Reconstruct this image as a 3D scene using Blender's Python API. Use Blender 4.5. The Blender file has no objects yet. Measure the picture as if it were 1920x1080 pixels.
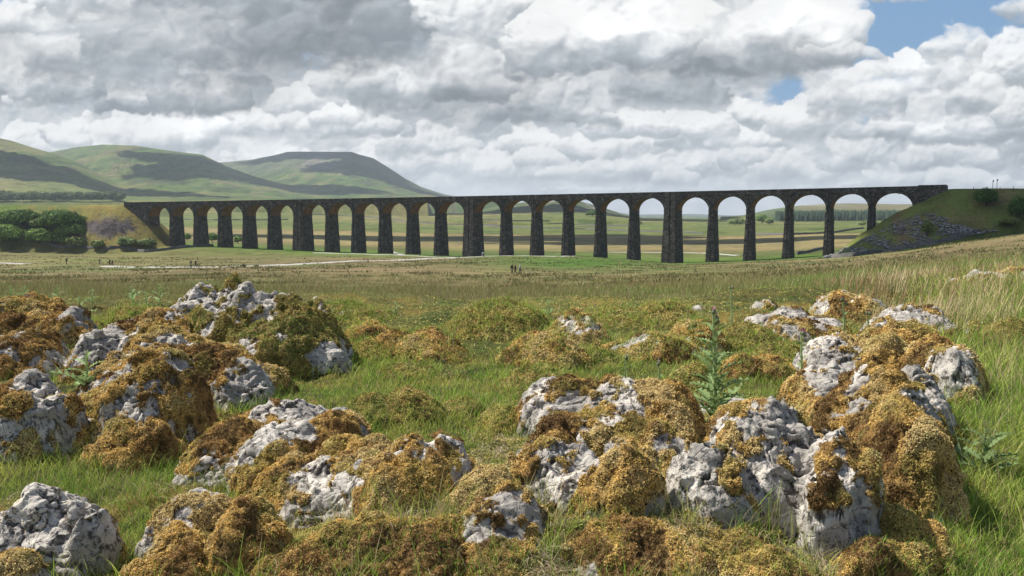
import bpy, math, random
import numpy as np
rng = np.random.default_rng(7)
S = bpy.context.scene
COL = S.collection
R = math.radians

# ------------------------------------------------------------------ camera
F = 1580.0; PIT = 0.08335          # focal length in photograph pixels, pitch
cam = bpy.data.cameras.new("camera"); camo = bpy.data.objects.new("camera", cam); COL.objects.link(camo)
cam.sensor_width = 36; cam.lens = F / 1920 * 36; cam.clip_start = 0.05; cam.clip_end = 60000
camo.location = (0, 0, 0); camo.rotation_euler = (math.pi / 2 - PIT, 0, 0)
S.camera = camo

# ------------------------------------------------------------------ sun, exposure
SUN_AZ, SUN_EL = R(-69), R(54)     # measured from +Y towards +X (negative: left of the view)
sd = (math.sin(SUN_AZ) * math.cos(SUN_EL), math.cos(SUN_AZ) * math.cos(SUN_EL), math.sin(SUN_EL))
sun = bpy.data.lights.new("sun", 'SUN'); sun.energy = 5.0; sun.angle = R(0.5); sun.color = (1.0, .95, .87)
suno = bpy.data.objects.new("sun", sun); COL.objects.link(suno)
import mathutils
suno.rotation_euler = mathutils.Vector(sd).to_track_quat('Z', 'Y').to_euler()
suno.location = (0, 0, 60)
S.view_settings.view_transform = 'Standard'; S.view_settings.look = 'None'
S.view_settings.exposure = 0.5; S.view_settings.gamma = 1; S.view_settings.use_curve_mapping = False
S.cycles.max_bounces = 6; S.cycles.transparent_max_bounces = 8; S.cycles.volume_bounces = 0

# ------------------------------------------------------------------ world: Nishita sky with cumulus cover
world = bpy.data.worlds.new("World"); S.world = world; world.use_nodes = True
WN = world.node_tree; WN.nodes.clear()

class X:
    """a scalar socket with arithmetic"""
    nt = None
    def __init__(s, k): s.k = k
    @staticmethod
    def m(op, *a, clamp=False):
        n = X.nt.nodes.new('ShaderNodeMath'); n.operation = op; n.use_clamp = clamp
        for i, v in enumerate(a):
            if isinstance(v, X): X.nt.links.new(v.k, n.inputs[i])
            else: n.inputs[i].default_value = float(v)
        return X(n.outputs[0])
    def __add__(s, o): return X.m('ADD', s, o)
    __radd__ = __add__
    def __sub__(s, o): return X.m('SUBTRACT', s, o)
    def __rsub__(s, o): return X.m('SUBTRACT', o, s)
    def __mul__(s, o): return X.m('MULTIPLY', s, o)
    __rmul__ = __mul__
    def __truediv__(s, o): return X.m('DIVIDE', s, o)
    def __rtruediv__(s, o): return X.m('DIVIDE', o, s)
def smooth(x, a, b):
    n = X.nt.nodes.new('ShaderNodeMapRange'); n.interpolation_type = 'SMOOTHSTEP'
    X.nt.links.new(x.k, n.inputs[0]); n.inputs[1].default_value = a; n.inputs[2].default_value = b
    return X(n.outputs[0])
def comb(x, y, z):
    n = X.nt.nodes.new('ShaderNodeCombineXYZ')
    for i, v in enumerate((x, y, z)):
        if isinstance(v, X): X.nt.links.new(v.k, n.inputs[i])
        else: n.inputs[i].default_value = v
    return n.outputs[0]
def noise(vec, scale, detail=5, rough=.55, dist=0, ntype='FBM'):
    n = X.nt.nodes.new('ShaderNodeTexNoise'); n.noise_type = ntype
    X.nt.links.new(vec, n.inputs['Vector']); n.inputs['Scale'].default_value = scale
    n.inputs['Detail'].default_value = detail; n.inputs['Roughness'].default_value = rough
    n.inputs['Distortion'].default_value = dist
    return X(n.outputs['Fac'])
def voro(vec, scale, detail=3, rough=.55, feature='SMOOTH_F1', sm=.35):
    n = X.nt.nodes.new('ShaderNodeTexVoronoi'); n.feature = feature
    X.nt.links.new(vec, n.inputs['Vector']); n.inputs['Scale'].default_value = scale
    n.inputs['Detail'].default_value = detail; n.inputs['Roughness'].default_value = rough
    if feature == 'SMOOTH_F1': n.inputs['Smoothness'].default_value = sm
    return X(n.outputs['Distance'])
def mixc(f, a, b):
    n = X.nt.nodes.new('ShaderNodeMix'); n.data_type = 'RGBA'
    if isinstance(f, X): X.nt.links.new(f.k, n.inputs[0])
    else: n.inputs[0].default_value = f
    for i, v in ((6, a), (7, b)):
        if isinstance(v, (tuple, list)): n.inputs[i].default_value = (*v[:3], 1)
        else: X.nt.links.new(v, n.inputs[i])
    return n.outputs[2]
def sep(vec):
    n = X.nt.nodes.new('ShaderNodeSeparateXYZ'); X.nt.links.new(vec, n.inputs[0])
    return [X(o) for o in n.outputs]

# ---- cumulus picture of the sky, computed here (gnomonic about +Y; radiance in sky-texture units)
def pnoise2(x, y, seed=0):
    r_ = np.random.default_rng(seed + 91); perm = r_.permutation(256); ang = r_.random(256) * 2 * np.pi
    xi = np.floor(x).astype(np.int32); yi = np.floor(y).astype(np.int32)
    xf = (x - xi).astype(np.float32); yf = (y - yi).astype(np.float32)
    gx = np.cos(ang).astype(np.float32); gy = np.sin(ang).astype(np.float32)
    def g(ix, iy, dx, dy):
        h = perm[(perm[ix & 255] + iy) & 255]
        return gx[h] * dx + gy[h] * dy
    sx = xf * xf * xf * (xf * (xf * 6 - 15) + 10); sy = yf * yf * yf * (yf * (yf * 6 - 15) + 10)
    a = g(xi, yi, xf, yf); b = g(xi + 1, yi, xf - 1, yf); c = g(xi, yi + 1, xf, yf - 1); d = g(xi + 1, yi + 1, xf - 1, yf - 1)
    return (a + (b - a) * sx) * (1 - sy) + (c + (d - c) * sx) * sy
def fbm2(x, y, o=5, seed=0, g=.5, l=2.03):
    t = 0; a = 1; n = 0
    for i in range(o):
        t = t + a * pnoise2(x, y, seed + i * 13); n += a; a *= g; x = x * l + 17.3; y = y * l - 5.1
    return t / n * 1.6
def sst(x, a, b):
    t = np.clip((x - a) / (b - a), 0, 1); return t * t * (3 - 2 * t)
def blur(a, k):
    k = int(k)
    if k < 1: return a
    for ax in (0, 1):
        for _ in range(2):
            p = [(0, 0), (0, 0)]; p[ax] = (k + 1, k)
            c = np.cumsum(np.pad(a, p, mode='edge'), axis=ax)
            a = (c[2*k+1:] - c[:-2*k-1]) / (2*k+1) if ax == 0 else (c[:, 2*k+1:] - c[:, :-2*k-1]) / (2*k+1)
    return a
SK = .8; SU0, SU1, SV0, SV1 = -260, 2180, -240, 440
def make_sky_image():
    r_ = np.random.default_rng(21)
    W = int((SU1 - SU0) * SK); Hh = int((SV1 - SV0) * SK)
    U, V = np.meshgrid(SU0 + (np.arange(W) + .5) / SK, SV0 + (np.arange(Hh) + .5) / SK)
    U = U.astype(np.float32); V = V.astype(np.float32)
    # domain warp shared by all clouds
    wu = fbm2(U / 90, V / 60, 5, 3) ; wv = fbm2(U / 90, V / 60, 5, 40)
    fine = fbm2(U / 26, V / 20, 5, 77, .6); mid = fbm2(U / 75, V / 45, 5, 9, .55); big = fbm2(U / 260, V / 110, 4, 5)
    pu = np.abs(fbm2(U / 70 + .6 * wu, V / 48 + .6 * wv, 5, 61, .55)); pu = sst(pu, .0, .5) - .5
    q0 = fbm2(U / 55 + .5 * wu, V / 40 + .5 * wv, 5, 62, .55); q1 = fbm2((U - 5) / 55 + .5 * wu, (V - 7) / 40 + .5 * wv, 5, 62, .55)
    pv = np.clip((q1 - q0) * 3.5, -1, 1)
    # back: blue, then a veil of bright far cloud
    el = np.clip((408 - V) / F, 0, 1)
    blue = np.stack([1.75 + 3.4 * np.exp(-el / .05) + .5 * np.exp(-el / .2), 3.3 + 2.6 * np.exp(-el / .05) + .6 * np.exp(-el / .2), 5.7 + 1.2 * np.exp(-el / .06) + 0 * el], -1)
    img = blue.astype(np.float32)
    def over(a, c):
        nonlocal img
        img = img * (1 - a[..., None]) + c * a[..., None]
    def tone(t, g0=(2.0, 2.28, 2.6), g1=(4.8, 5.2, 5.55), g2=(9.7, 9.7, 9.6)):
        t = np.clip(t, 0, 1)[..., None]; g0, g1, g2 = map(np.array, (g0, g1, g2))
        return np.where(t < .5, g0 + (g1 - g0) * t * 2, g1 + (g2 - g1) * (t * 2 - 1)).astype(np.float32)
    hole = np.zeros_like(U)
    for (u, v, ru, rv, w) in [(1675,85,80,135,1.3),(1805,32,170,64,1.4),(1615,165,45,45,.9),(1432,40,22,40,1.0),(1472,165,30,25,1.0),(766,86,24,12,1.2),(820,6,70,10,1.0),(25,0,24,18,1.2),(585,124,30,9,.8),(1440,190,60,20,.4),(-200,100,60,60,1),(2130,60,90,80,1)]:
        hole += w * np.exp(-((U + 55 * wu - u) / ru) ** 2 - ((V + 40 * wv - v) / rv) ** 2)
    a = sst(.72 - hole + .45 * mid + .22 * fine, .0, .62)
    lum = .70 + .26 * big + .22 * mid + .08 * fine + .16 * pu + .04 * pv
    over(a, tone(lum))
    def cloud(u, vb, w, h, body=.75, base=.3, n=None, soft=1.0, al=1.0, wisp=1.0):
        """one cumulus: puffs heaped on a flat base; body = tone of its lit parts, base = tone of its underside"""
        m = .6 * max(w, h) + 30
        i0, i1 = [int(np.clip((q - SU0) * SK, 0, W)) for q in (u - w/2 - m, u + w/2 + m)]
        j0, j1 = [int(np.clip((q - SV0) * SK, 0, Hh)) for q in (vb - h - m, vb + .5 * m)]
        if i1 - i0 < 4 or j1 - j0 < 4: return
        sl = (slice(j0, j1), slice(i0, i1))
        sz = min(w, h * 2.2)
        amp = .17 * sz * wisp
        x = U[sl] + amp * wu[sl] + .05 * sz * fine[sl]; y = V[sl] + amp * .8 * wv[sl]
        Hb = np.full(x.shape, -1e3, np.float32)
        n = n or int(26 + 60 * min(1, w / (h * 4)))
        for _ in range(n):
            q = r_.normal() * .42; q = max(-1, min(1, q))
            prof = (1 - abs(q) ** 2.2) * (.65 + .35 * r_.random())
            t = r_.random() ** .7 * prof
            rad = h * (.16 + .24 * r_.random()) * (1.05 - .45 * t)
            cx = u + q * w / 2; cy = vb - rad * .55 - t * (h - rad * 1.3)
            d2 = (x - cx) ** 2 + ((y - cy) * 1.12) ** 2
            z = np.sqrt(np.maximum(rad * rad - d2, 0)) + .35 * rad * r_.random()
            z = np.where(d2 < rad * rad, z, -np.sqrt(d2) + rad)
            Hb = np.maximum(Hb, z)
        # small cauliflower lumps
        Hs = np.maximum(Hb, 0)
        Hs = Hs + .07 * h * (1 - np.abs(fbm2(x / (h * .22), y / (h * .2), 4, int(u) % 50, .6)) * 2) * (Hb > 0)
        Hs = blur(Hs, max(1, h * .030 * SK * soft))
        gy, gx = np.gradient(Hs)
        nx, ny, nz = -gx, -gy, 1.0 / 1.0
        ln = np.sqrt(nx * nx + ny * ny + nz * nz)
        L = (-.45, -.80, .40)
        lam = (nx * L[0] + ny * L[1] + nz * L[2]) / ln
        t = np.clip((vb - y) / h, -.3, 1.1)
        k = base + .04 + (min(body * 1.06, 1.0) - base) * sst(t + .16 * mid[sl], -.02, .62)
        k = k + .12 * pu[sl] + .05 * pv[sl]
        k = k + .30 * blur(lam, 1) * (.35 + .65 * sst(t, -.1, .5)) - .10 + .05 * fine[sl]
        es = .10 + .36 * sst(mid[sl] + .5 * big[sl], -.25, .35)      # some edges crisp, some torn
        a = sst(Hb + .16 * h * fine[sl] * wisp + .10 * h * mid[sl], -.04 * h * soft, es * h * soft)
        # underside dissolves
        a = a * sst(vb + .12 * h - V[sl] + .30 * h * mid[sl] + .1 * h * fine[sl], 0, .24 * h * soft) * al
        k = np.where(k < .2, .2 * np.exp((k - .2) * 4), k)
        img[sl] = img[sl] * (1 - a[..., None]) + tone(k) * a[..., None]
    # far rows first
    for i in range(46):
        u = r_.uniform(-240, 2160); v = r_.uniform(300, 385); s_ = (420 - v) / 100
        cloud(u, v, r_.uniform(90, 240) * (s_ + .3), r_.uniform(14, 30) * (s_ + .35), r_.uniform(.72, .95), r_.uniform(.35, .6), al=.8)
    rows = [  # u, v_base, w, h, body, base
        (60,300,220,60,.8,.45),(240,285,240,75,.85,.45),(700,330,260,70,.85,.5),(860,320,220,80,.8,.45),(1330,330,300,75,.75,.4),(1560,330,260,90,.75,.45),
        (1100,300,260,70,.9,.5),(1000,345,200,50,.95,.55),(1760,345,260,70,.85,.45),(1900,320,180,90,.85,.4),(520,330,180,60,.85,.5),(1180,340,200,45,.8,.42),
        (640,250,220,90,.9,.5),(1450,260,220,90,.9,.5),(1330,285,220,60,.95,.45),(1210,275,190,70,.95,.5),(130,210,240,90,.75,.4),(780,215,260,120,.8,.4),
        (400,285,185,80,1.0,.42),(170,290,110,40,.95,.6),(75,205,90,30,1.0,.7),(575,245,100,50,1.0,.6),(640,240,90,45,1.0,.6),(1740,275,230,85,1.0,.45),(1880,265,150,110,.85,.35),
        (1690,230,180,110,.95,.6),(1850,190,240,110,.8,.5),(1870,240,160,80,.8,.45),(1730,150,160,70,.95,.7),(1560,250,200,100,.85,.55),
        (340,208,210,95,1.0,.15),(110,175,330,150,.62,.12),(90,60,240,130,.85,.5),(330,60,300,110,.62,.35),(980,90,420,150,.9,.6),
        (870,225,260,150,.7,.2),(960,215,280,130,.62,.18),(690,130,170,170,.6,.25),(800,90,200,100,.85,.6),
        (470,165,360,170,.30,.05),(350,120,260,120,.45,.2),(560,110,220,130,.25,.12),
        (1180,140,330,160,.95,.3),(1300,165,280,110,.42,.02),(1400,120,170,90,.6,.2),(1500,138,215,165,.98,.25),(1560,125,90,60,.8,.35),(1690,18,110,50,.7,.5),(1960,60,150,110,.75,.5),
        (500,22,360,60,.45,.3),(720,12,220,40,.4,.25)]
    for (u, v, w, h, b0_, b1_) in rows:
        n = max(1, int(round(w / h / 1.25)))
        for q in range(n):
            f = (q + .5) / n - .5; hh = h * r_.uniform(.7, 1.25)
            cloud(u + f * w * .95 + r_.normal() * .06 * w, v + r_.normal() * .16 * h, w / n * r_.uniform(1.2, 1.8), hh, b0_ * r_.uniform(.88, 1.06), b1_ * r_.uniform(.7, 1.3), al=r_.uniform(.85, 1), soft=r_.uniform(.6, 1.3) + (.5 if b0_ < .66 else 0))
    img = np.stack([blur(img[..., i], 1) for i in range(3)], -1) * .3 + img * .7
    # the broad masses of shaded and sunlit cloud
    dk = np.zeros_like(U); wt = np.zeros_like(U); Uw = U + 60 * wu; Vw = V + 40 * wv
    for (u, v, ru, rv, w) in [(60,110,150,55,.8),(230,25,120,35,.5),(480,110,170,75,1.3),(400,190,110,22,1.0),(640,60,70,75,.8),(870,205,160,45,1.0),(960,150,90,60,.7),(1300,130,130,36,1.4),
        (1510,110,70,30,1.1),(1180,150,90,18,.5),(60,225,110,30,.4),(1150,330,280,14,.7),(1700,305,150,12,.5),(700,10,90,20,.5),(1480,235,130,20,.4),(1880,200,80,35,.35),(130,280,150,14,.3),(1250,0,90,20,.3)]:
        dk += w * np.exp(-((Uw - u) / ru) ** 2 - ((Vw - v) / rv) ** 2)
    for (u, v, ru, rv, w) in [(400,240,75,32,1.0),(330,150,70,30,.9),(120,60,60,30,.5),(560,285,90,22,.7),(1170,60,80,45,1.0),(1480,50,70,36,1.0),(850,40,110,40,.6),(1700,130,80,40,.8),(1750,240,100,28,.7),(1880,110,60,40,.6),(1120,245,90,20,.7),(1330,255,80,20,.5),(640,215,60,25,.5),(600,80,14,50,.5)]:
        wt += w * np.exp(-((Uw - u) / ru) ** 2 - ((Vw - v) / rv) ** 2)
    cloudy = sst(img[..., 0] / img[..., 2], .62, .82)
    gain = 1 + cloudy * (.20 * np.clip(wt, 0, 1) - .21 * sst(dk - .25 * wt + .25 * mid + .1 * fine, .12, 1.15) - .05 + .10 * mid)
    img = img * gain[..., None]
    # overall: gentle haze toward the horizon
    hz = np.exp(-el / .028)[..., None] * .45
    img = img * (1 - hz) + np.array([7.2, 7.6, 7.9], np.float32) * hz
    return img.astype(np.float32)

def build_sky():
    X.nt = WN
    pix = make_sky_image(); hh, ww = pix.shape[:2]
    im = bpy.data.images.new("sky_clouds", ww, hh, alpha=False, float_buffer=True)
    buf = np.ones((hh, ww, 4), np.float32); buf[..., :3] = pix[::-1] * .75; im.colorspace_settings.name = 'Non-Color'
    im.pixels.foreach_set(buf.ravel()); im.pack()
    tc = WN.nodes.new('ShaderNodeTexCoord')
    x, y, z = sep(tc.outputs['Generated'])
    ys = X.m('MAXIMUM', y, .02)
    u = ((x / ys) * F + (960 - SU0)) * (1.0 / (SU1 - SU0)); v = ((z / ys) * F + (SV1 - 408)) * (1.0 / (SV1 - SV0))
    tx = WN.nodes.new('ShaderNodeTexImage'); tx.image = im; tx.interpolation = 'Cubic'; tx.extension = 'EXTEND'
    WN.links.new(comb(u, v, 0.0), tx.inputs[0])
    inside = smooth(X.m('MAXIMUM', X.m('ABSOLUTE', u - .5), X.m('ABSOLUTE', v - .5)), .5, .47) * smooth(y, .3, .4)
    sky = WN.nodes.new('ShaderNodeTexSky'); sky.sky_type = 'NISHITA'; sky.sun_disc = False
    sky.sun_elevation = SUN_EL; sky.sun_rotation = SUN_AZ; sky.altitude = 300; sky.air_density = 1.0; sky.dust_density = 1.0; sky.ozone_density = 1.0
    # the rest of the sky: broken cloud over the same blue
    n = noise(comb(x, y, z * 2.0), 2.2, 5, .6)
    cc = mixc(smooth(n, .35, .75), (1.6, 1.75, 2.0), (4.0, 4.0, 4.0))
    rest = mixc(smooth(n, .50, .62), sky.outputs[0], cc)
    out = mixc(inside, rest, tx.outputs[0])
    out = mixc(smooth(z, -.01, -.04), out, (1.3, 1.4, 1.0))
    bg = WN.nodes.new('ShaderNodeBackground'); bg.inputs['Strength'].default_value = 0.1
    WN.links.new(out, bg.inputs[0])
    wo = WN.nodes.new('ShaderNodeOutputWorld'); WN.links.new(bg.outputs[0], wo.inputs[0])
build_sky()
world.cycles.sampling_method = 'MANUAL'; world.cycles.sample_map_resolution = 1024

# ================================================================== helpers
def hash3(ix, iy, iz, seed):
    h = (ix.astype(np.uint32) * np.uint32(374761393) + iy.astype(np.uint32) * np.uint32(668265263) + iz.astype(np.uint32) * np.uint32(2147483647) + np.uint32((seed * 977 + 13) & 0xffffffff))
    h = (h ^ (h >> np.uint32(13))) * np.uint32(1274126177)
    return h ^ (h >> np.uint32(16))
_G3 = rng.normal(size=(256, 3)); _G3 = (_G3 / np.linalg.norm(_G3, axis=1)[:, None]).astype(np.float32)
def pnoise3(p, seed=0):
    p = p.astype(np.float32); i = np.floor(p).astype(np.int64); f = p - i
    s = f * f * f * (f * (f * 6 - 15) + 10)
    out = 0
    for dx in (0, 1):
        for dy in (0, 1):
            for dz in (0, 1):
                g = _G3[hash3(i[:, 0] + dx, i[:, 1] + dy, i[:, 2] + dz, seed) & np.uint32(255)]
                d = g[:, 0] * (f[:, 0] - dx) + g[:, 1] * (f[:, 1] - dy) + g[:, 2] * (f[:, 2] - dz)
                w = (s[:, 0] if dx else 1 - s[:, 0]) * (s[:, 1] if dy else 1 - s[:, 1]) * (s[:, 2] if dz else 1 - s[:, 2])
                out = out + w * d
    return out * 1.5
def fbm3(p, o=4, seed=0, g=.5):
    t = 0; a = 1; n = 0
    for k in range(o):
        t = t + a * pnoise3(p, seed + k); n += a; a *= g; p = p * 2.03 + 11.7
    return t / n * 1.4

def mk(name, V, Fc, mat, parent=None, col=None, attrs=None, smooth_=False, mi=None, uv=None):
    """one mesh object from arrays; Fc: (M,k) or list of such arrays"""
    me = bpy.data.meshes.new(name)
    V = np.asarray(V, np.float32); Fl = Fc if isinstance(Fc, list) else [Fc]
    Fl = [np.asarray(f, np.int32) for f in Fl if len(f)]
    idx = np.concatenate([f.ravel() for f in Fl]); cnt = np.concatenate([np.full(len(f), f.shape[1], np.int32) for f in Fl])
    me.vertices.add(len(V)); me.vertices.foreach_set('co', V.ravel())
    me.loops.add(len(idx)); me.loops.foreach_set('vertex_index', idx)
    me.polygons.add(len(cnt)); st = np.zeros(len(cnt), np.int32); st[1:] = np.cumsum(cnt)[:-1]
    me.polygons.foreach_set('loop_start', st)
    if smooth_: me.polygons.foreach_set('use_smooth', np.ones(len(cnt), bool))
    if mi is not None: me.polygons.foreach_set('material_index', np.asarray(mi, np.int32))
    if col is not None:
        a = me.attributes.new('col', 'FLOAT_COLOR', 'POINT'); c = np.ones((len(V), 4), np.float32); c[:, :3] = col; a.data.foreach_set('color', c.ravel())
    for k, v in (attrs or {}).items():
        a = me.attributes.new(k, 'FLOAT', 'POINT'); a.data.foreach_set('value', np.asarray(v, np.float32))
    if uv is not None:
        l = me.uv_layers.new(name='UVMap'); l.data.foreach_set('uv', np.asarray(uv, np.float32)[idx].ravel())
    me.update(calc_edges=True)
    for m in (mat if isinstance(mat, (list, tuple)) else [mat]): me.materials.append(m)
    o = bpy.data.objects.new(name, me); COL.objects.link(o)
    if parent is not None: o.parent = parent
    return o
def tag(o, label=None, cat=None, group=None, kind=None):
    if label: o['label'] = label
    if cat: o['category'] = cat
    if group: o['group'] = group
    if kind: o['kind'] = kind
    return o
def empty(name, loc, label, cat, group=None, rz=0):
    o = bpy.data.objects.new(name, None); COL.objects.link(o); o.location = loc; o.rotation_euler = (0, 0, rz); o.empty_display_size = .3
    return tag(o, label, cat, group)

def ray(u, v):
    """pixel of the photograph -> (X/Y, Z/Y) of its sight line"""
    dv = v - 540.0; fw = F * math.cos(PIT) - dv * math.sin(PIT)
    return (u - 960.0) / fw, (-F * math.sin(PIT) - dv * math.cos(PIT)) / fw
def at(u, v, Y):
    a, b = ray(u, v); return np.array([a * Y, Y, b * Y])

# ---- materials
def new_mat(name):
    m = bpy.data.materials.new(name); m.use_nodes = True; X.nt = m.node_tree; X.nt.nodes.clear(); return m
def nd(t, **kw):
    n = X.nt.nodes.new(t)
    for k, v in kw.items(): setattr(n, k, v)
    return n
def attr(name, vec=False):
    n = nd('ShaderNodeAttribute'); n.attribute_name = name
    return n.outputs['Color'] if vec else X(n.outputs['Fac'])
def objco():
    return nd('ShaderNodeTexCoord').outputs['Object']
def geopos():
    return nd('ShaderNodeNewGeometry').outputs['Position']
def mulc(a, f):
    n = nd('ShaderNodeMix', data_type='RGBA', blend_type='MULTIPLY'); n.inputs[0].default_value = 1
    X.nt.links.new(a, n.inputs[6])
    if isinstance(f, X): X.nt.links.new(f.k, n.inputs[7])
    elif isinstance(f, tuple): n.inputs[7].default_value = (*f, 1)
    else: X.nt.links.new(f, n.inputs[7])
    return n.outputs[2]
def bump(h, strength, dist, normal=None):
    n = nd('ShaderNodeBump'); n.inputs['Strength'].default_value = strength; n.inputs['Distance'].default_value = dist
    X.nt.links.new(h.k, n.inputs['Height'])
    if normal is not None: X.nt.links.new(normal, n.inputs['Normal'])
    return n.outputs[0]
def finish(m, color, rough=.9, normal=None, transl=0, spec=.2, metal=0):
    nt = m.node_tree
    p = nt.nodes.new('ShaderNodeBsdfPrincipled'); o = nt.nodes.new('ShaderNodeOutputMaterial')
    if isinstance(color, tuple): p.inputs['Base Color'].default_value = (*color, 1)
    else: nt.links.new(color, p.inputs['Base Color'])
    if isinstance(rough, X): nt.links.new(rough.k, p.inputs['Roughness'])
    else: p.inputs['Roughness'].default_value = rough
    p.inputs['Specular IOR Level'].default_value = spec; p.inputs['Metallic'].default_value = metal
    if normal is not None: nt.links.new(normal, p.inputs['Normal'])
    out = p.outputs[0]
    if transl:
        t = nt.nodes.new('ShaderNodeBsdfTranslucent'); mx = nt.nodes.new('ShaderNodeMixShader'); mx.inputs[0].default_value = transl
        if isinstance(color, tuple): t.inputs[0].default_value = (*color, 1)
        else: nt.links.new(color, t.inputs[0])
        nt.links.new(out, mx.inputs[1]); nt.links.new(t.outputs[0], mx.inputs[2]); out = mx.outputs[0]
    nt.links.new(out, o.inputs[0])
    return m

# ================================================================== viaduct line
TH, KAP = -0.3989986, -5.81292868e-4; VX0, VY0 = -200.62089, 466.83206
Z0, ZG, ZTOP = 0.52983, 0.0085769, 8.05454
VW = 9.0                                       # width across the parapets
def vpt(s, w=0.0):
    s = np.asarray(s, float); n = np.linspace(0, 1, 25)
    ang = TH + KAP * (s[..., None] * n - 200)
    x = VX0 + np.cos(ang).mean(-1) * s; y = VY0 + np.sin(ang).mean(-1) * s
    a = TH + KAP * (s - 200)
    return x - np.sin(a) * w, y + np.cos(a) * w
def spring_z(s): return Z0 + ZG * np.asarray(s, float)
bays = []; piers = []; p_ = 0.0
for k in range(1, 25):
    bays.append((p_, p_ + 13.72))
    t_ = 5.49 if k in (6, 12, 18) else 1.83
    if k < 24: piers.append((p_ + 13.72, p_ + 13.72 + t_))
    p_ += 13.72 + t_
SEND = bays[-1][1]
_ls = np.linspace(-420, 720, 460); _lx, _ly = vpt(_ls, VW / 2)
_lu = 960 + F * _lx / _ly; _o = np.argsort(_lu)
def yv_of_u(u): return np.interp(u, _lu[_o], _ly[_o])

# ================================================================== terrain
TU = np.array([-500, 0, 200, 400, 600, 870, 1080, 1260, 1400, 1560, 1700, 1920, 2400.])
def _yv(): return yv_of_u(TU)
ROWS = [  # (depth: number or function of the viaduct depth, picture height per column)
 (16.5, [563, 563, 563, 563, 564, 566, 566, 563, 560, 553, 542, 527, 515]),
 (34.0, [549, 549, 550, 552, 555, 557, 555, 550, 545, 535, 522, 503, 490]),
 (70.0, [536, 536, 536, 536, 539, 541, 540, 532, 525, 513, 500, 483, 470]),
 (125., [517, 517, 515, 512, 514, 516, 517, 513, 508, 500, 489, 466, 455]),
 (195., [501, 500, 500, 499, 499, 499, 503, 504, 499, 489, 470, 437, 430]),
 (('v', .90), [476, 474, 478, 480, 480, 484, 480, 497, 492, 483, 470, 445, 440]),
 (('v', .985), [462, 456, 462, 464, 472, 481, 479, 494, 490, 480, 474, 462, 455]),
 (('v', 1.04), [460, 452, 455, 460, 469, 480, 478, 491, 487, 475, 470, 462, 455]),
 (('v', 1.30), [445, 444, 448, 453, 460, 468, 471, 474, 473, 466, 462, 460, 455]),
 (('v', 1.9), [430, 430, 434, 436, 441, 447, 448, 450, 450, 444, 444, 444, 444]),
 (('v', 3.0), [408, 408, 411, 412, 416, 424, 426, 427, 427, 424, 424, 424, 424]),
 (1900., [386, 384, 384, 388, 394, 402, 407, 411, 413, 412, 412, 412, 412]),
 (3000., [392, 392, 392, 394, 398, 405, 408, 410, 411, 410, 410, 410, 410]),
 (15000., [404, 404, 404, 405, 406, 407, 407, 407, 407, 407, 407, 407, 407]),
]
def _rows(u):
    Ys, Zs = [], []
    yv = yv_of_u(u)
    for d, vs in ROWS:
        Y = yv * d[1] if isinstance(d, tuple) else np.full_like(u, d)
        v = np.interp(u, TU, vs); dv = v - 540
        b = (-F * math.sin(PIT) - dv * math.cos(PIT)) / (F * math.cos(PIT) - dv * math.sin(PIT))
        Ys.append(Y); Zs.append(b * Y)
    return np.array(Ys), np.array(Zs)
_ug = np.linspace(-900, 2800, 926)
_RY, _RZ = _rows(_ug)
HILLS = [  # crest depth, foot depth, foot height, steepness, skyline in the picture
 (2700, 1500, 25, 1.35, [(-700,150),(-300,185),(-100,228),(0,256),(30,263),(60,273),(110,288),(150,303),(200,330),(250,358),(300,380),(340,400)]),
 (3900, 1700, 30, 1.55, [(-300,340),(-100,320),(0,305),(60,292),(110,284),(150,276),(200,271),(260,273),(330,283),(385,290),(412,303),(440,316),(480,330),(540,347),(600,360),(680,372),(760,385),(820,400)]),
 (5400, 3100, 60, .95, [(100,372),(200,345),(300,322),(380,309),(430,305),(480,300),(525,291),(542,286.5),(560,286),(663,286.5),(672,290),(702,298),(730,315),(760,335),(790,351),(830,364),(870,372),(930,384),(1000,396),(1100,404)]),
 (2500, 1300, -8, .9, [(840,404),(900,394),(960,381),(1040,374),(1085,377),(1110,384),(1135,391),(1160,399),(1180,406),(1200,412)]),
 (11000, 7000, 0, 1.0, [(900,408),(1050,400),(1130,397),(1200,402),(1300,401),(1370,404),(1450,403),(1560,405),(1700,402),(2100,400),(2600,402)]),
 (3600, 1900, 0, 1.1, [(1240,414),(1340,409),(1390,404),(1420,397),(1450,391),(1500,385),(1560,381),(1640,382),(1700,383),(1920,386),(2400,380),(2700,380)]),
]
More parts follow.
